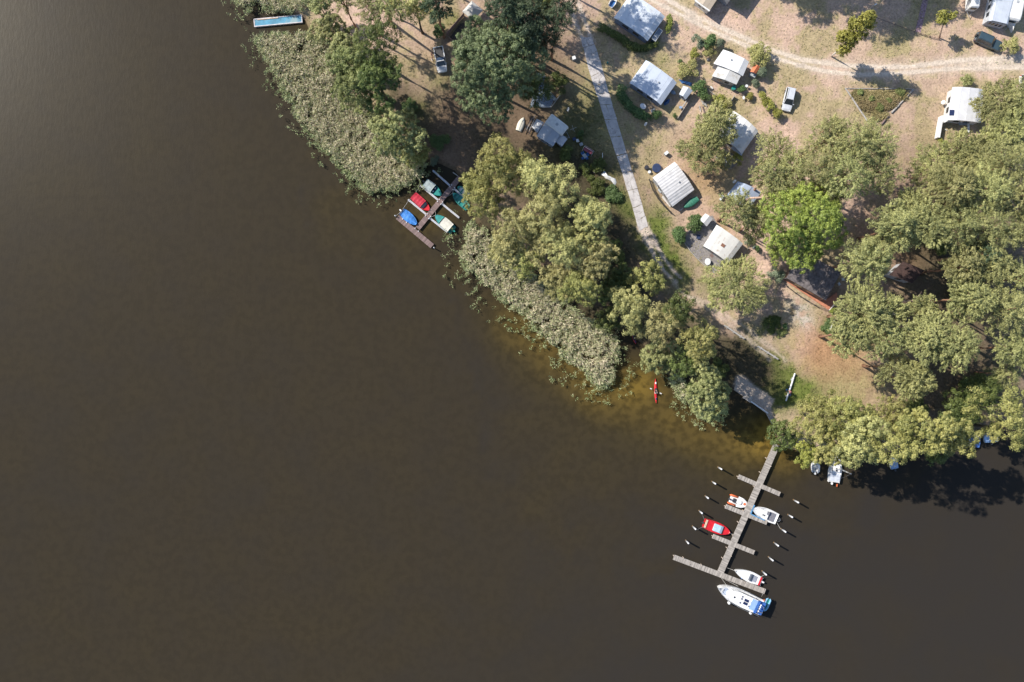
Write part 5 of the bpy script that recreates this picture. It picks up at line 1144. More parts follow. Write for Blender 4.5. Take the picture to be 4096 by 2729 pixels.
    pw=patch('paved_yard',[(1800,150),(1840,95),(1880,90),(1900,130),(1850,190)],.04,S('deck_dark',(.09,.075,.065),.9,.2,2,stretch=(1,8,1))); tag(pw,kind='structure')
    pp=patch('paved_yard',[(2130,383),(2160,340),(2168,318),(2145,290),(2184,306),(2172,332),(2222,391),(2200,432),(2147,425),(2120,430)],.05,S('gravel_shade_blue',(.22,.27,.34),.95,.3,5,bump=.5)); tag(pp,kind='structure')  # grey gravel, with the blue of the shade put into its colour
    fence('pale plank fence at the corner of the blue-grey yard by the oak',[(2204,430),(2224,403),(2242,378)],.9,'plank','log_grey'); fence('low white kerb wall along the blue-grey yard',[(2147,424),(2175,430),(2202,428)],.35,'plank','white_paint',cat='kerb wall')
    box_('storage_box','small pale box on the blue-grey yard corner','box',2219,396,.5,.5,.5,'canvas_grey',40)
    # pickup and people
    car('pickup_truck','white pickup with an empty ribbed bed, nose under the big oak',(1770,287),(1752,187),1.95,1.75,S('car_white',(.72,.73,.75),.25,.04,2,spec=.8),'pickup')
    q=P(1727,219,.8); person('person','person in a dark red top leaning at the left side of the pickup',standing(1,-.1,.8,1.06),RAD,(q.x,q.y,0),S('cloth_red',(.28,.02,.04),.8,.1,6),S('cloth_dark',(.06,.05,.09),.8,.1,6),M_('hair_brown'))
    q=P(1729,238,.8); person('person','person in a pale pink top beside the pickup door',standing(.9,.3,.5),RAD,(q.x,q.y,0),S('cloth_pink',(.62,.42,.40),.8,.1,6),S('cloth_white',(.6,.6,.62),.8,.1,6),S('hair_orange',(.5,.2,.06),.8,.2,8))
    box_('bin','pale litter bin between the oak shade and the slab road','bin',2296,231,.6,.6,.9,'canvas_grey',20,'white_paint'); barrel('small turquoise bucket on the grass right of the slab road',2430,250,.17,.3,'teal_gel','bucket','bucket')
    # middle caravan group
    caravan('white caravan with a dark front window, joined to grey awnings above the alders',[(2274,505),(2250,545),(2181,490),(2205,452)],2.5)
    shelter('awning_tent','grey awning roof alongside the shaded white caravan','tent',[(2146,543),(2212,586),(2247,532),(2180,488)],2.25,[(0,-.25),(.5,.08),(1,0)],rg('awn1',(.44,.48,.55)),wall_b,windows=2,seams=[.5])
    shelter('awning_tent','small grey annex at the left end of the grey awning','tent',[(2127,507),(2151,530),(2176,490),(2147,474)],2.0,[(0,-.3),(.6,0),(1,0)],rg('awn2',(.46,.48,.52)),wall_b,seams=None)
    shelter('awning_tent','square grey annex at the lower right of the grey awning','tent',[(2224,568),(2248,586),(2270,556),(2246,536)],2.0,[(0,-.1),(1,0)],rg('awn3',(.52,.55,.60)),wall_b,seams=None)
    # upturned dinghy
    a,b=P(2094,469,.4),P(2074,523,.4); mid=(a+b)/2; d=a-b; r=thing('rowing_boat','cream dinghy lying upside down left of the grey awning','boat',(mid.x,mid.y,0),math.atan2(d.y,d.x)); L=d.length; n=16; V=[];Fc=[]
    for i in range(n+1):
        t=i/n; w=.68*halfw(t,.8,2.0)+.01
        for k in range(9): an=math.pi*k/8; V.append((-L/2+L*t,-w*math.cos(an),.04+.48*math.sin(an)**.7*(1-.55*max(0,t-.6)/.4)))
    for i in range(n):
        for k in range(8): Fc.append((i*9+k,(i+1)*9+k,(i+1)*9+k+1,i*9+k+1))
    Fc+=[tuple(range(9))[::-1],tuple(n*9+k for k in range(9))]
    meshobj('hull',V,Fc,M_('canvas_cream'),r,smooth=True); MB().box(0,0,.54,L*.86,.06,.08).build('keel',M_('canvas_cream'),r)
    # black steel trailer
    a,b=P(2105,535,.5),P(2136,470,.5); mid=(a+b)/2; d=b-a; r=thing('boat_trailer','black empty boat trailer between the upturned dinghy and the awning','trailer',(mid.x,mid.y,0),math.atan2(d.y,d.x)); bm=M_('black_plastic')
    for s in (-1,1):
        MB().box(0,s*.5,.45,d.length,.10,.12).build('frame_beam',bm,r); MB().tube((-.4,s*.62,.3),(-.4,s*.80,.3),.3,n=14).build('wheel',M_('black_rubber'),r)
        MB().box(.2,s*.25,.62,d.length*.7,.08,.07).build('skid',M_('galv'),r)
    for x in (-1.2,-.4,.4,1.2): MB().box(x,0,.47,.08,1.05,.08).build('cross_member',bm,r)
    MB().tube((1.5,0,.45),(2.1,0,.45),.05,n=6).build('drawbar',M_('galv'),r)
    # rotary dryer
    q=P(2293,515,1.4); r=thing('rotary_dryer','cross shaped rotary clothes dryer right of the shaded caravan','clothes dryer',(q.x,q.y,0),R(20)); MB().tube((0,0,0),(0,0,1.6),.025,n=6).build('pole',M_('galv'),r)
    for a in range(4): MB().tube((0,0,1.3),(.62*math.cos(a*math.pi/2),.62*math.sin(a*math.pi/2),1.6),.02,n=5).build('arm',M_('chair_white'),r)
    dish('satellite dish on a tripod above the shaded caravan, right of the yard',2275,439,170); dish('satellite dish on the shaded ground below the curved hedge',2585,498,160)
    dish('satellite dish left of the long right shelter',3775,410,180); dish('upright satellite dish at the corner of the blue-grey tent',2940,728,150); dish('satellite dish beside the fence at the lower orange terrace corner',3013,990,-30)
    # swing sofa
    q=P(2354,600,1.0); r=thing('swing_sofa','pink cushioned garden swing sofa with a white frame by the slab road','swing sofa',(q.x,q.y,0),R(-32)); ck=S('cushion_pink',(.42,.12,.16),.8,.15,3,bump=.3)
    MB().box(0,-.1,.5,1.75,.55,.14,0,.05).build('seat_cushion',ck,r); MB().box(0,.22,.78,1.75,.14,.5,0,.04).build('back_cushion',ck,r)
    for s in (-1,1): MB().path([(s*1.0,-.55,0),(s*1.0,0,1.6),(s*1.0,.6,0)],.03,6).build('side_frame',M_('white_paint'),r); 
    MB().tube((-1.0,0,1.6),(1.0,0,1.6),.03,n=6).build('top_bar',M_('white_paint'),r); MB().tube((-1.0,.55,.35),(1.0,.55,.35),.02,n=6).build('back_bar',M_('white_paint'),r)
    table('garden_table','pale blue garden table between four dark blue chairs by the swing sofa',2339,624,.45,.32,square=True,mat='canvas_grey',rz=R(-55))
    for k,(dx,dy,rz) in enumerate(((-10,-10,200),(9,9,20),(-8,9,110),(12,-4,-60))): chair('dark blue garden chair at the pale table beside the swing sofa',2339+dx,624+dy,R(rz),'blue_tarp','dark chairs around the pale table')
    for x,y,l in ((2297,556,'dark box, first of three right of the caravan annex'),(2311,562,'white square box, middle of three right of the caravan annex'),(2325,577,'tilted grey box, last of three above the swing sofa')): box_('crate',l,'box',x,y,.6,.55,.4,'white_paint' if x==2311 else ('navy' if x==2297 else 'canvas_grey'),random.uniform(-30,30))
    sheet('plastic_sheeting','crumpled translucent white sheeting on dark grass left of the slab road','sheeting',[(2403,700),(2417,683),(2430,701),(2462,716),(2466,731),(2459,744),(2448,727),(2424,716),(2414,706)],.35,'white_paint',.12,4)
    log('thin pale pole standing in the shaded hedge right of the swing sofa',(2410,612),(2410,635),.12,.5,'white_paint','pole','pole')
    log('pale stick leaning in the shaded bed below the swing sofa',(2395,662),(2376,692),.10,.4,'log_grey','stick','stick')
    # items round the shelters
    hb='boat'
    b,L,B,reg=boat('motor_boat','blue and white open boat on the ground at the top edge','boat',(2462,-2),(2441,28),26,'white_gel','blue_tarp',h=.6); b.location.z=.25
    r=thing('greenhouse','small white framed lean-to greenhouse at the top shelter corner','greenhouse',(0,0,0)); g=M_('dark_glass'); c=P(2628,140,1.4); r.location=(c.x,c.y,0); r.rotation_euler=(0,0,R(56)); wp=M_('white_paint')
    MB().box(0,0,.7,2.35,.85,1.4).build('glazing',S('greenhouse_glass',(.16,.20,.26),.15,.1,2,spec=.8),r); 
    MB().add([(-1.2,-.45,1.40),(1.2,-.45,1.40),(1.2,.45,1.62),(-1.2,.45,1.62)],[(0,1,2,3)]).build('roof_glass',S('greenhouse_glass',(.16,.20,.26),.15),r)
    for a_,b_ in (((-1.2,-.45,1.43),(1.2,-.45,1.43)),((1.2,-.45,1.43),(1.2,.45,1.65)),((1.2,.45,1.65),(-1.2,.45,1.65)),((-1.2,.45,1.65),(-1.2,-.45,1.43)),((-.45,-.45,1.43),(-.45,.45,1.65))): MB().tube(a_,b_,.045,n=5).build('frame_bar',wp,r)
    sheet('tarpaulin','bright blue tarpaulin strip behind the tiny pale shed','tarpaulin',[(2714,318),(2735,324),(2768,333),(2766,350),(2752,343),(2728,335)],.6,'blue_tarp',.15)
    sheet('tarpaulin','crumpled blue tarpaulin at the lower corner of the shaded shelter','tarpaulin',[(2664,400),(2680,396),(2676,412),(2658,424),(2654,414)],.7,'blue_tarp',.15); sheet('tarpaulin','light blue cloth against the right wall of the shaded shelter','tarpaulin',[(2684,362),(2698,368),(2704,378),(2692,378),(2682,372)],.9,'hood_blue' if 'hood_blue' in MATS else 'blue_tarp',.1)
    table('garden_table','white oval table with a parasol stub inside the curved hedge',2572,425,.62,.5,rz=R(-40)); chair('white plastic chair on the bare ground inside the curved hedge',2611,445,R(200),s=1.3)
    chair('pale blue plastic chair beside the leaning plank fence',2722,430,R(90),'hood_blue' if 'hood_blue' in MATS else 'chair_white')
    fence('leaning grey plank fence beside the tiny pale shed',[(2776,372),(2758,400),(2735,436),(2711,473)],.9,'plank','log_grey'); 
    log('loose grey plank propped along the plank fence',(2752,394),(2728,432),.25,.5,'log_grey','plank','plank')
    q=P(2510,345,.05); r=thing('garden_hose','coiled green hose ring at the left corner of the shaded shelter','hose',(q.x,q.y,0)); mb=MB(); mb.path([(.28*math.cos(a*.4),.28*math.sin(a*.4),.05+.004*a) for a in range(34)],.02,5); mb.build('coil',M_('teal_gel'),r)
    # woodpile: each board its own thing
    for i in range(7):
        a=random.uniform(-.3,.3); x,y=2806+random.uniform(-9,9),446+random.uniform(-11,9); ang=R(-60)+random.uniform(-.5,.4); L=random.uniform(20,34)/2
        bpos=[('long pale board on top of','plank_fresh'),('short orange-brown board in','plank_fresh'),('grey weathered board under','log_grey'),('narrow board at the right of','plank_fresh'),('splintered board at the foot of','plank_fresh'),('dark board at the back of','wood_brown'),('broad board at the left of','plank_fresh')][i]
        o=bar('board',(x-L*math.cos(ang),y+L*math.sin(ang)),(x+L*math.cos(ang),y-L*math.sin(ang)),.20,.02+.05*i,.07+.05*i,M_(bpos[1])); tag(o,bpos[0]+' the loose timber heap','board',"boards of the loose timber heap")
    for i in range(4): log(f"{['first','second','third','fourth'][i]} short log, counted from the left, stacked above the timber heap",(2806+i*5,402+i*3),(2812+i*5,418+i*3),.22,.14,'log_grey','firewood_log','log','short logs above the timber heap')
    fence('slatted grey picket fence fallen in the weeds right of the woodpile',[(2828,357),(2855,378),(2878,396)],.8,'picket','log_grey'); fence('short board fence among the yellow weeds',[(2937,385),(2918,413)],.9,'plank','log_grey')
    log('white post lying on the grass below the green barrel',(2843,346),(2851,356),.3,.2,'white_paint','post','post')
    barrel('round green water barrel at the corner of the lower white roof',2936,351,.40,.9,'teal_gel'); q=P(2835,240,.9)
    r=thing('grill','round black barbecue grill left of the two-step shelter','grill',(q.x,q.y,0)); MB().lathe(0,0,[(.1,.55),(.32,.7),(.38,.85),(.36,.95),(.2,1.05),(.02,1.08)],18).build('kettle',M_('black_plastic'),r)
    for a in (0,120,240): MB().tube((.15*math.cos(R(a)),.15*math.sin(R(a)),.65),(.4*math.cos(R(a)),.4*math.sin(R(a)),0),.02,n=5).build('leg',M_('galv'),r)
    table('garden_table','small round white table right of the green barrel',2987,344,.28,h=.7); table('garden_table','small white oval table beside the yellow bush',2975,391,.22,.35,h=.6)
    car('estate_car','silver estate car parked alone on the dry grass',(3146,443),(3168,349),1.85,1.55,S('car_silver',(.60,.63,.68),.3,.04,2,spec=.6),'estate')
    car('off_road_car','black, sky-tinted off-road car with a rear spare wheel, top right',(4007,186),(3908,142),1.95,1.85,S('car_black_sky',(.05,.085,.11),.25,.05,2,spec=.8),'suv')  # black body, reflected sky blue put into the paint colour
    car('white_van','white car end cut by the right edge above the long shelter','' or (4170,318),(4086,318),1.9,1.8,S('car_white',(.72,.73,.75),.25),'estate')
    car('white_van','white car under the pines cut by the right edge','' or (4104,552),(4080,640),1.9,1.8,S('car_white',(.72,.73,.75),.25),'estate')
    # right shelter surroundings
    fence('white panel wall left of the terrace of the long right shelter',[(3764,467),(3757,505),(3749,553)],1.3,'plank','white_paint',cat='panel wall',th=.42)
    table('garden_bench','narrow white bench in front of the long right shelter',3874,512,.22,.85,h=.5,square=True,cat='bench'); table('garden_table','pale table half under the front roof edge of the long right shelter',3852,492,.8,.42,square=True,mat='canvas_grey')
    log('short white parasol pole on the terrace of the long right shelter',(3780,517),(3788,522),.12,.9,'white_paint','parasol_pole','pole'); box_('storage_box','white box bay at the left wall of the long right shelter','box',3786,474,1.4,1.0,1.5,'white_paint',30)
    log('tall pale ladder leaning among the pines right of the long shelter',(3966,470),(3961,546),.3,1.8,'galv','ladder','ladder'); 
    sheet('tarpaulin','small orange cover between the pines right of the ladder','tarpaulin',[(3972,526),(3984,514),(3991,520),(3984,528),(3972,533)],.7,'tube_orange' if 'tube_orange' in MATS else 'red_gel',.1)
    # patio of the dirty white tent
    pt=patch('patio',[(2757,921),(2735,966),(2784,1027),(2859,1093),(2905,1050),(2880,980),(2869,898),(2850,862),(2800,880)],.05,M_('patio_grey')); tag(pt,kind='structure')
    fence('low pale curved kerb fence around the gravel patio',[(2735,967),(2760,1003),(2784,1030),(2820,1064),(2860,1094)],.35,'plank','log_grey',cat='kerb fence',th=.12)
    table('garden_table','round white table standing on the gravel patio',2831,1047,.56,.66,h=.75); chair('dark blue chair on the gravel patio near the round bushes',2793,949,R(-100),'navy',s=1.5)
    o=bar('door_mat',(2842,1018),(2851,1028),.55,.055,.085,M_('wood_brown')); tag(o,'small brown door mat on the gravel patio before the tent','door mat')
    fence('pale rail fence behind the dirty white tent',[(2994,993),(2949,1046)],.8,'rail','log_grey'); fence('white picket stub at the upper end of the gravel patio fence',[(2754,925),(2761,919)],.8,'plank','white_paint')
    # white ribbed tent: porch, tubs, fence, boat on trailer
    pt=patch('porch_floor',[(2646,790),(2658,776),(2693,815),(2684,829),(2679,828)],.10,S('slab_pale',(.62,.58,.54),.8,.1,2)); tag(pt,kind='structure')
    fence('dark picket fence curving below the white ribbed tent',[(2597,718),(2612,760),(2632,793),(2655,822),(2684,852)],.9,'picket','black_plastic')
    barrel('large round dark blue paddling tub left of the white ribbed tent',2627,672,.82,.55,'navy','paddling_tub','tub'); barrel('black round grill left of the paddling tub',2587,669,.38,.8,'black_plastic','grill','grill',False); barrel('small round white stool below the paddling tub',2598,688,.28,.5,'white_paint','stool','stool',False)
    box_('bin','pale lidded bin on the bare path above the white ribbed tent','bin',2666,612,.72,.55,.8,'canvas_grey',40,'chair_white'); barrel('white gas bottle with blue base at the left wall of the ribbed tent',2635,746,.26,.6,'white_paint','gas_bottle','gas bottle',False)
    table('garden_table','grey camping table at the left wall of the ribbed tent',2640,763,.42,.26,square=True,mat='canvas_grey',rz=R(-50))
    a,b=P(2737,830,.9),P(2793,793,.9); mid=(a+b)/2; d=a-b; r=thing('covered_boat','small boat under a dark green tarpaulin beside the ribbed tent','boat',(mid.x,mid.y,.35),math.atan2(d.y,d.x)); L=d.length; n=18; V=[];Fc=[]
    for i in range(n+1):
        t=i/n; w=.72*halfw(t,.72,1.8)+.02
        for k in range(9): an=math.pi*k/8; V.append((-L/2+L*t,-w*math.cos(an)*(1.0),.05+.55*math.sin(an)**.55*(.75+.35*math.exp(-((t-.45)/.25)**2))+.02*math.sin(t*33)))
    for i in range(n):
        for k in range(8): Fc.append((i*9+k,(i+1)*9+k,(i+1)*9+k+1,i*9+k+1))
    Fc+=[tuple(range(9))[::-1],tuple(n*9+k for k in range(9))]
    meshobj('cover',V,Fc,M_('green_tarp'),r,smooth=True)
    r2=thing('boat_trailer','galvanised trailer under the green covered boat, drawbar pointing lower left','trailer',(mid.x,mid.y,0),math.atan2(d.y,d.x)); MB().box(L*.35,0,.38,L*1.0,.10,.08).build('drawbar',M_('galv'),r2)
    for s in (-1,1): MB().box(-.1*L,s*.5,.36,L*.6,.07,.08).build('frame_beam',M_('galv'),r2); MB().tube((-.3,s*.6,.28),(-.3,s*.76,.28),.28,n=14).build('wheel',M_('black_rubber'),r2)
    box_('bench','white bench with slatted seat left of the blue-grey tent','bench',2887,791,1.0,.4,.45,'chair_white',60)
    # patio with table under the pines
    pt=patch('patio',[(2860,640),(2895,590),(2965,640),(2920,680)],.04,M_('patio_grey')); tag(pt,kind='structure')
    table('garden_table','white table on the small patio below the vaulted roof',2893,631,.6,.38,square=True,rz=R(-30)); chair('white armchair right of the patio table below the vaulted roof',2908,645,R(150),s=1.3); chair('white armchair left of the patio table below the vaulted roof',2870,627,R(-30),s=1.2)
    # log border of the triangular bed
    log('long pale log along the left side of the triangular bed',(3381,352),(3468,483),.30,.18); log('weathered log along the right side of the triangular bed',(3655,358),(3592,424),.28,.18); log('thick dark log at the lower right of the triangular bed',(3596,420),(3566,452),.36,.2); log('dark log at the lowest corner of the triangular bed',(3554,462),(3524,500),.34,.2,'wood_brown'); log('thin pole along the top of the triangular bed',(3383,354),(3655,357),.14,.12)
    fence('dark log barrier across the shaded grass below the lamp',[(3500,68),(3580,98),(3660,127)],.5,'rail','wood_brown'); fence('dark log barrier from the brick path to the yellow sapling',[(3682,134),(3720,146),(3758,156)],.5,'rail','wood_brown')
    q=P(3452,60,0); r=thing('street_lamp','slim grey street lamp leaning over the shaded grass at the top','street lamp',(q.x,q.y,0)); MB().tube((0,0,0),(.0,.0,3.6),.06,.04,n=8).build('pole',M_('galv'),r); MB().path([(0,0,3.6),(.12,.05,3.9),(.45,.25,4.0)],.035,6).build('arm',M_('galv'),r); MB().box(.6,.33,4.0,.55,.22,.1,R(30),.04).build('lamp_head',M_('white_paint'),r)
    # beach
    b_=patch('beach',BEACH,.02,S('beach_sand',(.40,.34,.29),.95,.15,4,bump=.3),-.5); tag(b_,kind='structure')
    log('square grey beam bench on the shaded slope, upper of two',(2897,1301),(2977,1355),.34,.42,name='beam_bench',cat='bench',supports=3,mat='galv' if False else 'log_grey'); log('square grey beam bench on the shaded slope, nearer the bare path',(3031,1385),(3113,1437),.34,.42,name='beam_bench',cat='bench',supports=3)
    log('long pale beam bench half in sun on which a person sits',(3180,1494),(3144,1604),.30,.45,'white_paint' if False else 'pile_white',name='beam_bench',cat='bench',supports=3)
    q=P(3157,1568,.5); person('person','person in a pink sunhat and green trousers sitting on the long beam',sitting(-1,-.05,.48),RAD,(q.x,q.y,0),S('cloth_rose',(.45,.16,.16),.8,.1,6),S('cloth_green',(.05,.25,.22),.8,.1,6),M_('hair_brown'),hat=S('hat_pink',(.62,.26,.22),.8,.1,6))
    q=P(3147.5,1559,.15); r=thing('ball','blue and white ball on the grass left of the seated person','ball',(q.x,q.y,0)); MB().lathe(0,0,[(.02,.0),(.13,.05),(.17,.17),(.13,.29),(.02,.34)],18).build('shell',S('ball_blue',(.05,.22,.55),.4,.5,6),r,smooth=True); 
    barrel('dark round basket right of the seated person',3159,1579,.26,.35,'navy','basket','basket'); barrel('pale bag on the ground at the upper part of the long beam',3169,1519,.24,.25,'canvas_grey','bag','bag',False)
    log('long pale wall log at the water edge of the beach',(3003,1606),(3073,1653),.26,.10,'pile_white'); log('thin dark log at the right end of the beach edge',(3066,1655),(3089,1695),.14,.05,'log_grey')
    q=P(2992,1590,.1); r=thing('bathing_platform','small grey wooden platform with metal rail at the beach edge','platform',(q.x,q.y,0),R(-33)); MB().box(0,0,.12,1.65,1.15,.10).build('deck',M_('wood_old'),r)
    MB().path([(-.85,-.62,.0),(-.85,-.62,.5),(.85,-.62,.5),(.85,-.62,.0)],.03,6).build('rail',M_('galv'),r)
    for x in (-.7,.7): MB().box(x,-.45,-.25,.1,.1,.7).build('leg',M_('wood_old'),r)
    log('white sign board seen edge-on beside the forest lawn',(3339,1277),(3320,1322),.30,.8,'pile_white','bench','bench',supports=2); box_('crate','small dark red box beside the white bench at the forest edge','box',3341,1302,.5,.7,.5,'red_gel',60)
    bush('brushwood','spruce',1738,647,24,.5,'pale heap of cut twigs on the shore above the white boom','brushwood')
    log('short pale mooring beam at the shore end of the brown jetty',(1812,690),(1831,704),.16,.1,'log_grey')
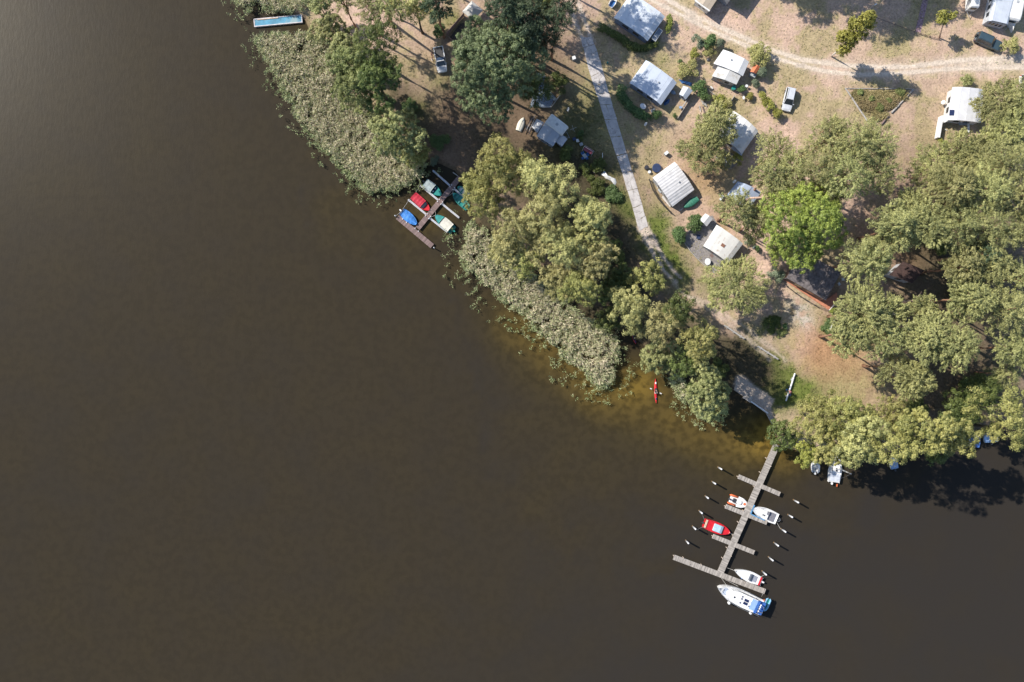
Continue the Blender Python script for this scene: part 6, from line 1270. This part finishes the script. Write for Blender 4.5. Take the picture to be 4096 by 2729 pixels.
# ================================================================= VEGETATION TABLES (overview pixels)
def plants():
    G='broadleaved trees along the lake shore'; PG='pines of the camping forest'
    T=[
    ('willow_tree','willow',735,12,26,7,'thin grey-green willow at the top edge above the blue pontoon'),
    ('willow_tree','willow',750,66,38,8,'loose pale willow at the right end of the blue pontoon'),
    ('alder_tree','willow',790,105,36,8,'pale loose tree between the pontoon willow and the dark broad tree'),
    ('alder_tree','dark',868,92,56,16,'dark broad alder nearest the pinkish clearing in the upper left'),
    ('alder_tree','green',802,150,52,14,'olive alder beside the upper reeds, left of the dark broad alder'),
    ('alder_tree','green',815,205,48,13,'lower olive alder overhanging the upper reeds'),
    ('alder_tree','dark',862,178,54,16,'dark green alder below the dark broad alder'),
    ('willow_tree','willow',912,305,58,10.5,'round pale willow at the lower end of the upper reed bed'),
    ('alder_tree','alder',950,352,34,6,'small alder on the lower right of the round pale willow'),
    ('pine_tree','pine',788,4,22,12,'small pine at the top edge right of the pale willows'),
    ('pine_tree','pine',846,8,34,14,'pine at the top edge over the pinkish clearing, left one'),
    ('alder_tree','alder',905,-2,26,10,'light green crown tip at the top edge between two pines'),
    ('alder_tree','olive',955,20,34,12,'grey-green alder at the top edge left of the gazebo'),
    ('pine_tree','dpine',1003,6,32,16,'dark pine at the top edge just left of the gazebo'),
    ('oak_tree','oak',1138,152,102,16,'largest blue-green oak, covering the pickup nose'),
    ('oak_tree','oak',1092,52,22,12,'narrow blue-green crown rising beside the gazebo'),
    ('oak_tree','dark',1232,205,40,10,'dark-leaved crown standing in for the shaded lower right side of the largest oak'),  # dark leaves paint the shaded lower right side of the oak
    ('pine_tree','dpine',1165,18,44,20,'dark pine at the top edge directly above the largest oak'),
    ('pine_tree','dpine',1222,40,42,19,'dark pine between the largest oak and the slab road'),
    ('pine_tree','dpine',1208,88,34,18,'dark pine just right of the largest oak top'),
    ('pine_tree','dpine',1278,52,26,18,'dark pine overhanging the upper slab road edge'),
    ('alder_tree','alder',1250,4,30,17,'yellow-green crown at the top edge left of the slab road'),
    ('pine_tree','dpine',1288,14,32,18,'dark pine at the upper end of the slab road'),
    ('pine_tree','dpine',1252,92,28,14,'small shaded pine right of the largest oak'),
    ('alder_tree','alder',1150,385,66,12,'yellowish alder at the top of the middle shore belt'),
    ('alder_tree','alder',1112,458,48,10,'yellowish alder leaning over the green rowing boats'),
    ('alder_tree','olive',1232,402,46,15,'pale alder behind the yellowish one in the middle belt'),
    ('alder_tree','olive',1284,432,48,15,'pale alder nearest the plastic sheeting in the middle belt'),
    ('alder_tree','olive',1250,492,56,15,'broad pale alder in the centre of the middle belt'),
    ('alder_tree','olive',1185,528,54,12,'pale alder above the lower reed bed, left'),
    ('alder_tree','olive',1358,502,50,15,'rounded alder closest to the slab road end'),
    ('alder_tree','olive',1305,560,50,15,'alder left of the rounded one near the road end'),
    ('alder_tree','olive',1365,595,46,14,'alder below the rounded one near the road end'),
    ('alder_tree','alder',1335,655,44,12,'lowest alder of the middle belt above the reed tip'),
    ('alder_tree','olive',1245,560,44,10,'alder edging the broad part of the lower reeds'),
    ('alder_tree','dark',1395,672,26,8,'small shaded alder right of the lowest middle alder'),
    ('alder_tree','alder',1495,635,38,13,'single round alder standing apart beside the dirt path'),
    ('alder_tree','olive',1443,708,48,13,'khaki alder left of the pair above the red kayak tip'),
    ('alder_tree','olive',1512,742,52,14,'khaki alder directly above the red kayak tip'),
    ('alder_tree','dark',1565,712,38,17,'dark green alder right of the khaki pair'),
    ('alder_tree','alder',1606,790,42,17,'bright alder beside the upper beam bench'),
    ('alder_tree','willow',1520,818,42,7,'low pale willow overhanging the inlet'),
    ('alder_tree','dark',1575,835,36,10,'dark alder between the inlet willow and the beach tree'),
    ('willow_tree','willow',1626,895,52,11.5,'round pale tree left of the small beach'),
    ('willow_tree','willow',1640,935,32,5,'low willow dipping into the water beside the beach'),
    ('alder_tree','dark',1798,1000,34,6,'dark shrub-like alder at the shore end of the grey jetty'),
    ('alder_tree','yellow',1850,1040,30,6,'yellow-green alder at the water right of the grey jetty'),
    ('alder_tree','alder',1888,962,56,11,'leftmost tall alder of the lower right row'),
    ('alder_tree','alder',1922,1022,46,13,'alder above the sailing boat bow'),
    ('alder_tree','alder',1962,958,52,13,'alder facing the forest lawn in the lower right row'),
    ('alder_tree','olive',1985,1020,54,18,'khaki alder in the centre of the lower right row'),
    ('alder_tree','alder',2060,1018,54,21,'alder right of the khaki one in the lower right row'),
    ('alder_tree','alder',2052,955,46,12,'rear alder of the lower right row toward the forest'),
    ('alder_tree','alder',2125,985,50,21,'alder above the shaded blue boat end'),
    ('alder_tree','alder',2190,1005,42,18,'last alder of the lower right row before the blue boats'),
    ('alder_tree','dark',2150,1040,26,6,'dark low alder at the shaded water under the row'),
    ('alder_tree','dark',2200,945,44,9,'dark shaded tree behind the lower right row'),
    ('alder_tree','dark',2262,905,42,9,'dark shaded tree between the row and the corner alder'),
    ('alder_tree','alder',2318,945,54,21,'big alder in the lower right corner, upper part'),
    ('alder_tree','alder',2350,995,36,16,'big alder in the lower right corner, edge of frame'),
    ('alder_tree','alder',2278,985,28,9,'small alder left of the corner alder above the pale blue boat'),
    ('alder_tree','olive',1165,578,40,9,'alder overhanging the left end of the lower reeds'),
    ('alder_tree','olive',1288,640,44,10,'alder overhanging the middle of the lower reeds'),
    ('alder_tree','alder',1212,598,38,9,'alder between the two that overhang the lower reeds'),
    ('alder_tree','dark',1395,735,30,6,'dark low alder at the head of the lower reeds'),
    ('alder_tree','dark',1420,640,34,7,'shaded dark alder left of the single round alder'),
    ('alder_tree','alder',1085,420,26,8,'small yellowish alder nearest the brown jetty'),
    ('pine_tree','pine',1688,655,58,8.9,'single grey-green pine below the gravel patio'),
    ('pine_tree','pine',1645,292,42,8,'upper round pine of the pair left of the vaulted roof'),
    ('pine_tree','pine',1614,345,44,8,'lower round pine of the pair left of the vaulted roof'),
    ('pine_tree','pine',1664,368,24,6,'small pine between the round pair and the patio table'),
    ('pine_tree','pine',1786,350,46,11,'pine at the right end of the vaulted roof'),
    ('pine_tree','pine',1775,410,42,12,'pine above the blue-grey tent'),
    ('pine_tree','pine',1692,483,40,12,'pine left of the bare leaning trunk'),
    ('pine_tree','pine',1738,510,34,10,'pine between the bare leaning trunk and the maple'),
    ('pine_tree','pine',1800,452,32,10,'pine touching the upper left of the maple'),
    ('maple_tree','maple',1852,516,88,14,'bright yellow-green maple above the dark cabin'),
    ('maple_tree','maple',1796,570,30,8.5,'lower bright green branch crown beside the dark cabin'),
    ('pine_tree','pine',1908,318,38,14,'upper left pine of the central grove'),
    ('pine_tree','pine',1962,335,52,14,'pine at the top of the central grove under the triangular bed'),
    ('pine_tree','pine',2015,325,42,13,'pine at the upper right of the central grove'),
    ('pine_tree','pine',1880,385,44,14,'left pine of the central grove'),
    ('pine_tree','pine',1945,400,52,15,'middle pine of the central grove'),
    ('pine_tree','pine',2018,395,48,13,'right pine of the central grove above the bare earth'),
    ('pine_tree','pine',1905,432,36,11,'lowest pine of the central grove'),
    ('pine_tree','pine',1825,392,34,12,'small pine linking the grove to the vaulted roof pine'),
    ('pine_tree','pine',1915,285,22,8,'little pine standing out on the grass above the grove'),
    ('pine_tree','pine',2295,242,46,8.5,'pine right of the long shelter, upper'),
    ('pine_tree','pine',2345,232,42,8.5,'pine at the right edge beside the long shelter'),
    ('pine_tree','pine',2325,300,46,8.9,'pine below the ladder at the right'),
    ('pine_tree','pine',2262,322,24,7,'thin small pine at the foot of the ladder'),
    ('pine_tree','pine',2205,350,42,8.5,'pine at the forest tip left of the yellow shrubs'),
    ('pine_tree','pine',2250,372,48,8.9,'second pine from the forest tip'),
    ('pine_tree','pine',2315,378,48,14,'pine near the white car at the right edge'),
    ('pine_tree','pine',2140,392,46,8.9,'pine at the left border of the forest'),
    ('pine_tree','pine',2190,432,52,15,'tall pine inside the upper forest, left'),
    ('pine_tree','pine',2265,440,50,15,'tall pine inside the upper forest, centre'),
    ('pine_tree','pine',2335,452,46,15,'tall pine inside the upper forest, right edge'),
    ('pine_tree','pine',2062,522,52,15,'broad pine left of the forest centre'),
    ('pine_tree','pine',2128,515,48,15,'pine right of the broad one'),
    ('pine_tree','pine',2205,515,50,15,'central forest pine above the dark gap'),
    ('pine_tree','pine',2285,525,44,15,'forest pine beside the fallen trunk'),
    ('pine_tree','pine',2345,530,36,14,'forest pine at the right edge below the fallen trunk'),
    ('pine_tree','pine',1988,600,50,15,'pine right of the dark cabin'),
    ('pine_tree','pine',2022,572,34,14,'pine above the cabin yard pine'),
    ('pine_tree','dpine',2250,582,38,13,'dark pine in the deepest forest gap'),
    ('pine_tree','pine',2215,612,38,14,'feathery pine below the dark gap'),
    ('pine_tree','pine',2290,612,42,14,'pine right of the feathery one'),
    ('pine_tree','pine',2345,640,36,14,'pine at the right edge in the middle forest'),
    ('pine_tree','pine',2235,685,52,15,'broad pine in the middle right forest'),
    ('pine_tree','pine',2305,715,48,15,'broad pine near the right edge, lower forest'),
    ('pine_tree','pine',2118,712,34,12,'pine just below the brown roof strip'),
    ('pine_tree','pine',2100,468,34,11,'shaded pine beside the bare earth patch'),
    ('pine_tree','pine',1985,722,56,15,'big pine at the forest edge above the lawn'),
    ('pine_tree','pine',1952,772,42,13,'big pine overhanging the lawn'),
    ('pine_tree','pine',2032,775,44,14,'pine with orange trunk at the lawn, second row'),
    ('pine_tree','pine',2045,715,36,14,'pine crossing the brown roof strip on its left'),
    ('pine_tree','pine',2135,775,54,15,'dense pine in the lower forest'),
    ('pine_tree','pine',2200,800,48,15,'pine casting trunk shadows at the lower clearing'),
    ('pine_tree','pine',2340,800,42,14,'pine at the lower clearing, right edge'),
    ('pine_tree','pine',2055,845,36,12,'pine at the lower corner of the lawn'),
    ('pine_tree','pine',2100,872,40,12,'lowest pine next to the shore row'),
    ('pine_tree','pine',2310,860,26,9,'small shaded tree in the lower clearing')]
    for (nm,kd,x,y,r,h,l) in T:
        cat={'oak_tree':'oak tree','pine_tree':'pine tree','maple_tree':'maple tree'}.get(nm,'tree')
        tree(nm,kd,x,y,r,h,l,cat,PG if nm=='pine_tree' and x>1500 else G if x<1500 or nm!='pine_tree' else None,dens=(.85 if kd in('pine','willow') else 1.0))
    tree('pine_tree','pine',890,14,40,15,'sparse pine with dark bare trunk over the pinkish clearing','pine tree',base=(1560,86),dens=.32)
    r=tree('birch_tree','willow',0,0,22,16,'slender birch with white trunk leaning over the dry meadow','birch',base=(3323,224)) if False else None
    birch()
    # off-frame trees that throw the shadows seen at the top
    for i,(x,y,r_,h) in enumerate(((1120,-150,55,19),(1195,-160,55,19),(1270,-150,50,18),(1740,-215,60,15),(1810,-235,60,15),(1925,-160,62,15),(1990,-185,55,14),(2060,-190,50,14),(2180,-230,60,15),(2330,-170,50,13),(2420,-150,50,13),(960,-150,45,17))):
        tree('pine_tree','dpine',x,y,r_,h,'tall pine standing beyond the top edge of the photo','pine tree','pines beyond the top edge',dens=.5 if x==1270 else 1.0)
    # shrubs, photo pixels
    B=[('shrub','bush',1553,418,42,2.5,'bright low shrub under the dark alders of the upper shore'),('shrub','bush',1640,430,34,1.6,'sunlit undergrowth bush in the alder shadow strip'),('shrub','bush',1760,560,30,1.4,'small bush in the shadow above the brown jetty'),('shrub','spruce',1732,88,17,1.8,'small pale shrub in the clearing left of the fence'),('shrub','bush',1753,120,24,2.2,'green shrub left of the brown board fence'),
      ('shrub','dark',2236,326,40,3.5,'dark round shrub in the shade beside the blue-grey yard'),('conifer_bush','bush',2627,457,22,2.0,'round green conifer at the end of the curved hedge'),('shrub','bush',2698,464,10,.8,'tiny bush at the foot of the plank fence'),('shrub','bush',2720,245,9,.8,'tiny green bush on the grass left of the yellow shrubs'),
      ('spruce_bush','spruce',2796,162,25,3.0,'silvery spruce, leftmost of the cluster above the two-step shelter'),('spruce_bush','bush',2838,166,26,3.2,'dark spruce in the middle of the cluster above the two-step shelter'),('spruce_bush','spruce',2885,170,20,3.0,'pointed spruce touching the two-step shelter roof'),('spruce_bush','olive',2840,202,24,2.0,'yellowish low conifer under the spruce cluster'),
      ('shrub','yellow',2779,218,24,2.2,'yellow-green shrub left of the black grill'),('shrub','olive',2770,252,20,1.6,'olive shrub under the yellow-green one'),('shrub','olive',2756,287,40,2.4,'greyish spreading shrub above the blue tarpaulin'),('shrub','bush',2800,352,26,2.2,'dark shrub right of the tiny pale shed'),('shrub','bush',2822,387,20,1.6,'low shrub above the woodpile'),
      ('shrub','yellow',2880,392,26,.9,'yellow weeds beside the fallen picket fence'),('shrub','olive',2905,418,28,1.3,'weedy olive bush beside the pine pair'),('shrub','yellow',2893,425,18,1.4,'yellow bush touching the upper round pine'),('pine_bush','olive',3040,216,44,4.0,'broad low pine right of the two-step shelter'),('shrub','spruce',3047,288,22,2.6,'silvery conifer under the broad low pine'),('shrub','spruce',3020,334,20,2.4,'silvery conifer left of the parked silver car'),
      ('shrub','bush',2968,358,18,1.6,'small green conifer right of the green barrel'),('shrub','yellow',2996,385,17,1.3,'small yellow-orange bush by the white oval table'),('golden_conifer','yellow',3052,396,28,2.6,'golden conifer nearest the silver car, top of three'),('golden_conifer','yellow',3080,426,26,2.6,'golden conifer in the middle of three'),('golden_conifer','yellow',3110,452,20,2.4,'golden-green conifer, lowest of three'),
      ('round_bush','bush',2776,892,31,2.6,'round dark green ball bush next to the white shed'),('round_bush','bush',2727,938,30,2.4,'round green ball bush at the patio kerb'),('shrub','spruce',2994,968,16,1.4,'spiky shrub at the right corner of the dirty white tent'),('shrub','bush',3026,996,14,1.0,'tuft of spiky leaves right of the dish'),('shrub','spruce',3106,1098,30,2.0,'spiky shrub left of the dark cabin'),
      ('shrub','yellow',2954,633,27,2.4,'yellow-green ball bush at the small patio'),('shrub','yellow',3762,563,13,1.1,'yellow shrub at the end of the white panel wall'),('shrub','maple',3775,578,17,1.3,'bright green round shrub below the white panel wall'),('shrub','olive',4047,183,36,3.2,'olive shrub in front of the off-road car'),('shrub','bush',3320,1310,28,.7,'lush green groundcover left of the white bench'),
      ('shrub','maple',3331,1240,16,1.6,'bright shrub at the corner of the orange terrace'),('shrub','green',3126,1336,24,.5,'green bush in the pine shadow below the sand patch'),('shrub','bush',3140,1305,12,1.0,'small bright weed above the shadow bush'),('shrub','dark',3090,1300,34,.35,'dark low groundcover left of the shadow bush'),
      ('shrub','willow',3870,318,26,2.4,'thin grey shrub above the long right shelter'),('shrub','dark',2322,552,12,.9,'tiny shrub beside the clothes dryer'),('shrub','bush',2325,535,15,1.1,'bright shrub right of the clothes dryer'),('shrub','dark',2400,660,30,1.3,'dark shrub in the shaded bed left of the slab road'),('shrub','dark',2350,680,32,1.2,'dark shrub below the pale table'),('shrub','bush',2455,775,30,1.0,'sunlit shrub below the plastic sheeting'),('shrub','dark',2260,610,34,1.5,'shaded shrub below the square annex'),
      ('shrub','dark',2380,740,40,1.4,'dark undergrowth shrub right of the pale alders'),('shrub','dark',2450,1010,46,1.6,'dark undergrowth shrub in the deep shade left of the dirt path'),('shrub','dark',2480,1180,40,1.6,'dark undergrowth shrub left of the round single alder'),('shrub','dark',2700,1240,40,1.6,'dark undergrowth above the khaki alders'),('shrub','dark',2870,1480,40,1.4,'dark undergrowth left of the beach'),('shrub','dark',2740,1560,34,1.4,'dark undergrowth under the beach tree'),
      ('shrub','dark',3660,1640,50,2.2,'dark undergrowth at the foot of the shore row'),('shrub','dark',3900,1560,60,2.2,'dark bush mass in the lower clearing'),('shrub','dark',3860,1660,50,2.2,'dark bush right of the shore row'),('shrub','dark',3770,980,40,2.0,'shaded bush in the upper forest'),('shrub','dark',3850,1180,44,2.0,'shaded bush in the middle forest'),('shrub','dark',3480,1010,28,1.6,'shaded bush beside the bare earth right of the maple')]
    for b in B: bush(*b[:7])
    hedge('hedge','dark',[(2402,108),(2440,126),(2485,150),(2520,180),(2556,192),(2590,188),(2626,172)],30,1.3,'dark clipped hedge curving below the top shelter')
    hedge('hedge','maple',[(2676,68),(2682,92),(2670,118)],24,1.7,'bright green hedge piece at the right corner of the top shelter')
    hedge('hedge','bush',[(2490,352),(2480,372),(2500,400),(2520,425),(2550,448),(2592,470)],38,1.5,'broad green hedge curving round the shaded shelter garden')
    hedge('flower_bed','heather',[(3420,380),(3480,385),(3560,382),(3620,378)],46,.45,'heather filling the upper band of the triangular bed','plants','heather of the triangular bed')
    for x,y,rr,l in ((3440,372,16,'small green bush in the upper left of the triangular bed'),(3600,372,20,'green bush in the right corner of the triangular bed'),(3520,430,18,'green bush in the middle of the triangular bed'),(3485,395,14,'little green tuft left of the middle of the triangular bed'),(3555,400,12,'little green tuft right of the middle of the triangular bed')): bush('shrub','green',x,y,rr,.75,l)
    hedge('flower_bed','heather',[(3450,420),(3520,425),(3580,410)],50,.5,'heather filling the middle of the triangular bed','plants','heather of the triangular bed')
    hedge('flower_bed','heather',[(3490,460),(3540,462)],44,.45,'heather in the lower tip of the triangular bed','plants','heather of the triangular bed')
    # fallen / bare leaning trunks
    for l,a,z0,b,z1,r_ in (('bare pale leaning trunk crossing above the maple pines',(3000,793),8,(3100,790),10.5,.22),('pale fallen trunk in the upper right forest',(3890,775),9,(3962,760),10,.16),('orange pine trunk lying across the brown roof gap',(3570,1208),7,(3735,1200),9,.17),('pale bent branch at the right edge of the middle forest',(4034,1172),8,(4070,1166),9,.12)):
        pa,pb=P(*a,z0),P(*b,z1); g=P(a[0]*.97+2048*.03,a[1]*.97+1364*.03,0); r=thing('bare_tree',l,'bare tree',(g.x,g.y,0)); m=(pa+pb)/2+Vector((0,0,.4))
        MB().path([(g.x,g.y,0),(g.x*.5+pa.x*.5,g.y*.5+pa.y*.5,z0*.55),pa,m,pb],[r_*1.3,r_*1.2,r_,r_*.8,r_*.5],8).build('trunk',surf('bark_pale',(.50,.36,.28),.9,.25,6),r,world=True)
        MB().path([m,m+Vector((.5,.9,.6)),m+Vector((.9,1.6,.9))],[r_*.5,r_*.35,.03],6).build('branch',surf('bark_pale',(.50,.36,.28)),r,world=True)
    sapling()
    reeds('reeds',[(580,95),(590,76),(622,70),(690,68),(745,82),(775,130),(790,190),(850,240),(872,292),(960,338),(982,378),(965,415),(935,432),(880,441),(842,446),(830,430),(790,400),(760,365),(730,340),(706,308),(682,280),(662,240),(642,205),(626,170),(602,130),(583,112)],'dense tan and green reed bed along the upper lake shore',seed=3)
    reeds('reeds',[(530,-14),(548,22),(564,32),(578,22),(590,8),(606,26),(640,34),(694,28),(720,-14)],'reed patch at the top edge above the blue pontoon',seed=4)
    reeds('reeds',[(1052,590),(1062,535),(1078,500),(1112,520),(1180,590),(1262,655),(1312,700),(1370,738),(1402,758),(1428,792),(1425,832),(1412,868),(1392,893),(1370,893),(1340,860),(1300,830),(1262,790),(1226,760),(1192,722),(1152,690),(1112,660),(1072,632)],'dense pale reed bed below the middle alders',seed=5,fringe=46,fr_dens=1.1)
    reeds('reeds',[(1533,868),(1560,856),(1610,930),(1652,955),(1640,963),(1600,960),(1570,930)],'narrow reed fringe below the round pale tree at the inlet',seed=6,fringe=24)
    grass_tufts()
def birch():
    r=np.random.default_rng(5); base=P(3325,226,0); root=thing('birch_tree','slender white-trunked birch on the dry meadow beside the sandy track','birch',(base.x,base.y,0))
    top=Vector((P(3490,62,14.5)-base)); mid=Vector((P(3363,192,4.5)-base)); C=[];Nn=[];vc=[]
    limbs=[]
    for i in range(34):
        f=.08+.92*(i/33); p=mid.lerp(top,f); rad=.5+1.35*math.sin(math.pi*min(1,f*.9+.1)); a=r.random()*6.28; d=rad*math.sqrt(r.random())
        q=np.array([p.x+d*math.cos(a),p.y+d*math.sin(a),p.z+(r.random()-.6)*1.2]); limbs.append(tuple(q)); n=46; dd=rdir(n,r)
        C.append(q+dd*np.array([1.0,1.0,1.2])*(.25+.75*r.random((n,1)))); Nn.append(dd); vc.append(np.full(n,r.random()))
    V,Q,v=leaves(np.concatenate(C),np.concatenate(Nn),.25,12,.24,aspect=.6,vc=np.concatenate(vc),r=r)
    leafobj('crown',V,Q,v,leafmat('leaf_birch',(.16,.17,.03),(.50,.48,.12)),root)
    mb=MB().path([(0,0,-.1),(mid.x*.35,mid.y*.35,2.2),mid,mid.lerp(top,.5),top],[.17,.14,.12,.08,.03],8)
    for q in limbs[::2]:
        f=max(.05,min(.95,(q[2]-mid.z)/(top.z-mid.z)-.1)); s=mid.lerp(top,f); mb.path([s,s.lerp(Vector(q),.5)+Vector((0,0,.15)),q],[.05,.035,.015],5)
    mb.build('trunk',surf('bark_birch',(.66,.62,.57),.8,.2,5,dirt=((.08,.07,.06),3,.62)),root,smooth=True)
def sapling():
    r=np.random.default_rng(8); base=P(3758,154,0); root=thing('sapling','yellow-green young tree with pale trunk beside the brick path','tree',(base.x,base.y,0)); top=P(3786,72,5.0)-base; mid=P(3770,106,3.2)-base
    C=[];Nn=[];vc=[]
    for i in range(12):
        a=r.random()*6.28; d=1.3*math.sqrt(r.random()); q=np.array([top.x+d*math.cos(a)*1.1,top.y+d*math.sin(a)*.8,top.z+(r.random()-.5)*1.4]); n=26; dd=rdir(n,r); C.append(q+dd*.75*(.3+.7*r.random((n,1)))); Nn.append(dd); vc.append(np.full(n,r.random()))
    V,Q,v=leaves(np.concatenate(C),np.concatenate(Nn),.22,12,.22,aspect=.7,vc=np.concatenate(vc),r=r); leafobj('crown',V,Q,v,leafmat('leaf_yellow',*LEAF['yellow']),root)
    MB().path([(0,0,-.1),(mid.x*.5,mid.y*.5,1.5),mid,top],[.16,.13,.10,.04],8).build('trunk',surf('bark_pale',(.50,.36,.28),.9,.25,6),root,smooth=True)
# ================================================================= LIGHT, SKY, CAMERA
def light():
    w=bpy.data.worlds.new('World'); SC.world=w; w.use_nodes=True; t=w.node_tree; bg=t.nodes['Background']; s=t.nodes.new('ShaderNodeTexSky'); s.sky_type='NISHITA'; s.sun_disc=False
    s.sun_elevation=R(40); s.sun_rotation=math.atan2(-.87,.492); s.air_density=1.0; s.dust_density=.6; s.ozone_density=1.5
    t.links.new(s.outputs[0],bg.inputs[0]); bg.inputs[1].default_value=.12
    l=bpy.data.lights.new('sun','SUN'); l.energy=4.7; l.angle=R(.5); l.color=(1,.93,.82); o=bpy.data.objects.new('sun',l); COL.objects.link(o)
    d=Vector((.87*math.cos(R(40)),-.492*math.cos(R(40)),-math.sin(R(40)))); o.rotation_euler=d.to_track_quat('-Z','Y').to_euler(); o.location=(-60,40,80)
    c=bpy.data.cameras.new('camera'); c.sensor_width=36; c.lens=36*F/4096; c.clip_end=3000; c.clip_start=1; co=bpy.data.objects.new('camera',c); COL.objects.link(co); co.location=(0,0,H); co.rotation_euler=(0,0,0); SC.camera=co
    SC.view_settings.view_transform='Standard'; SC.view_settings.look='None'; SC.view_settings.gamma=1; SC.view_settings.exposure=.37; SC.view_settings.use_curve_mapping=False
    SC.cycles.max_bounces=5; SC.cycles.diffuse_bounces=2; SC.cycles.transmission_bounces=3; SC.cycles.glossy_bounces=2; SC.cycles.transparent_max_bounces=4
    SC.cycles.use_denoising=True
build_land(); mats(); build_roads(); docks(); boats(); camp(); plants(); light()
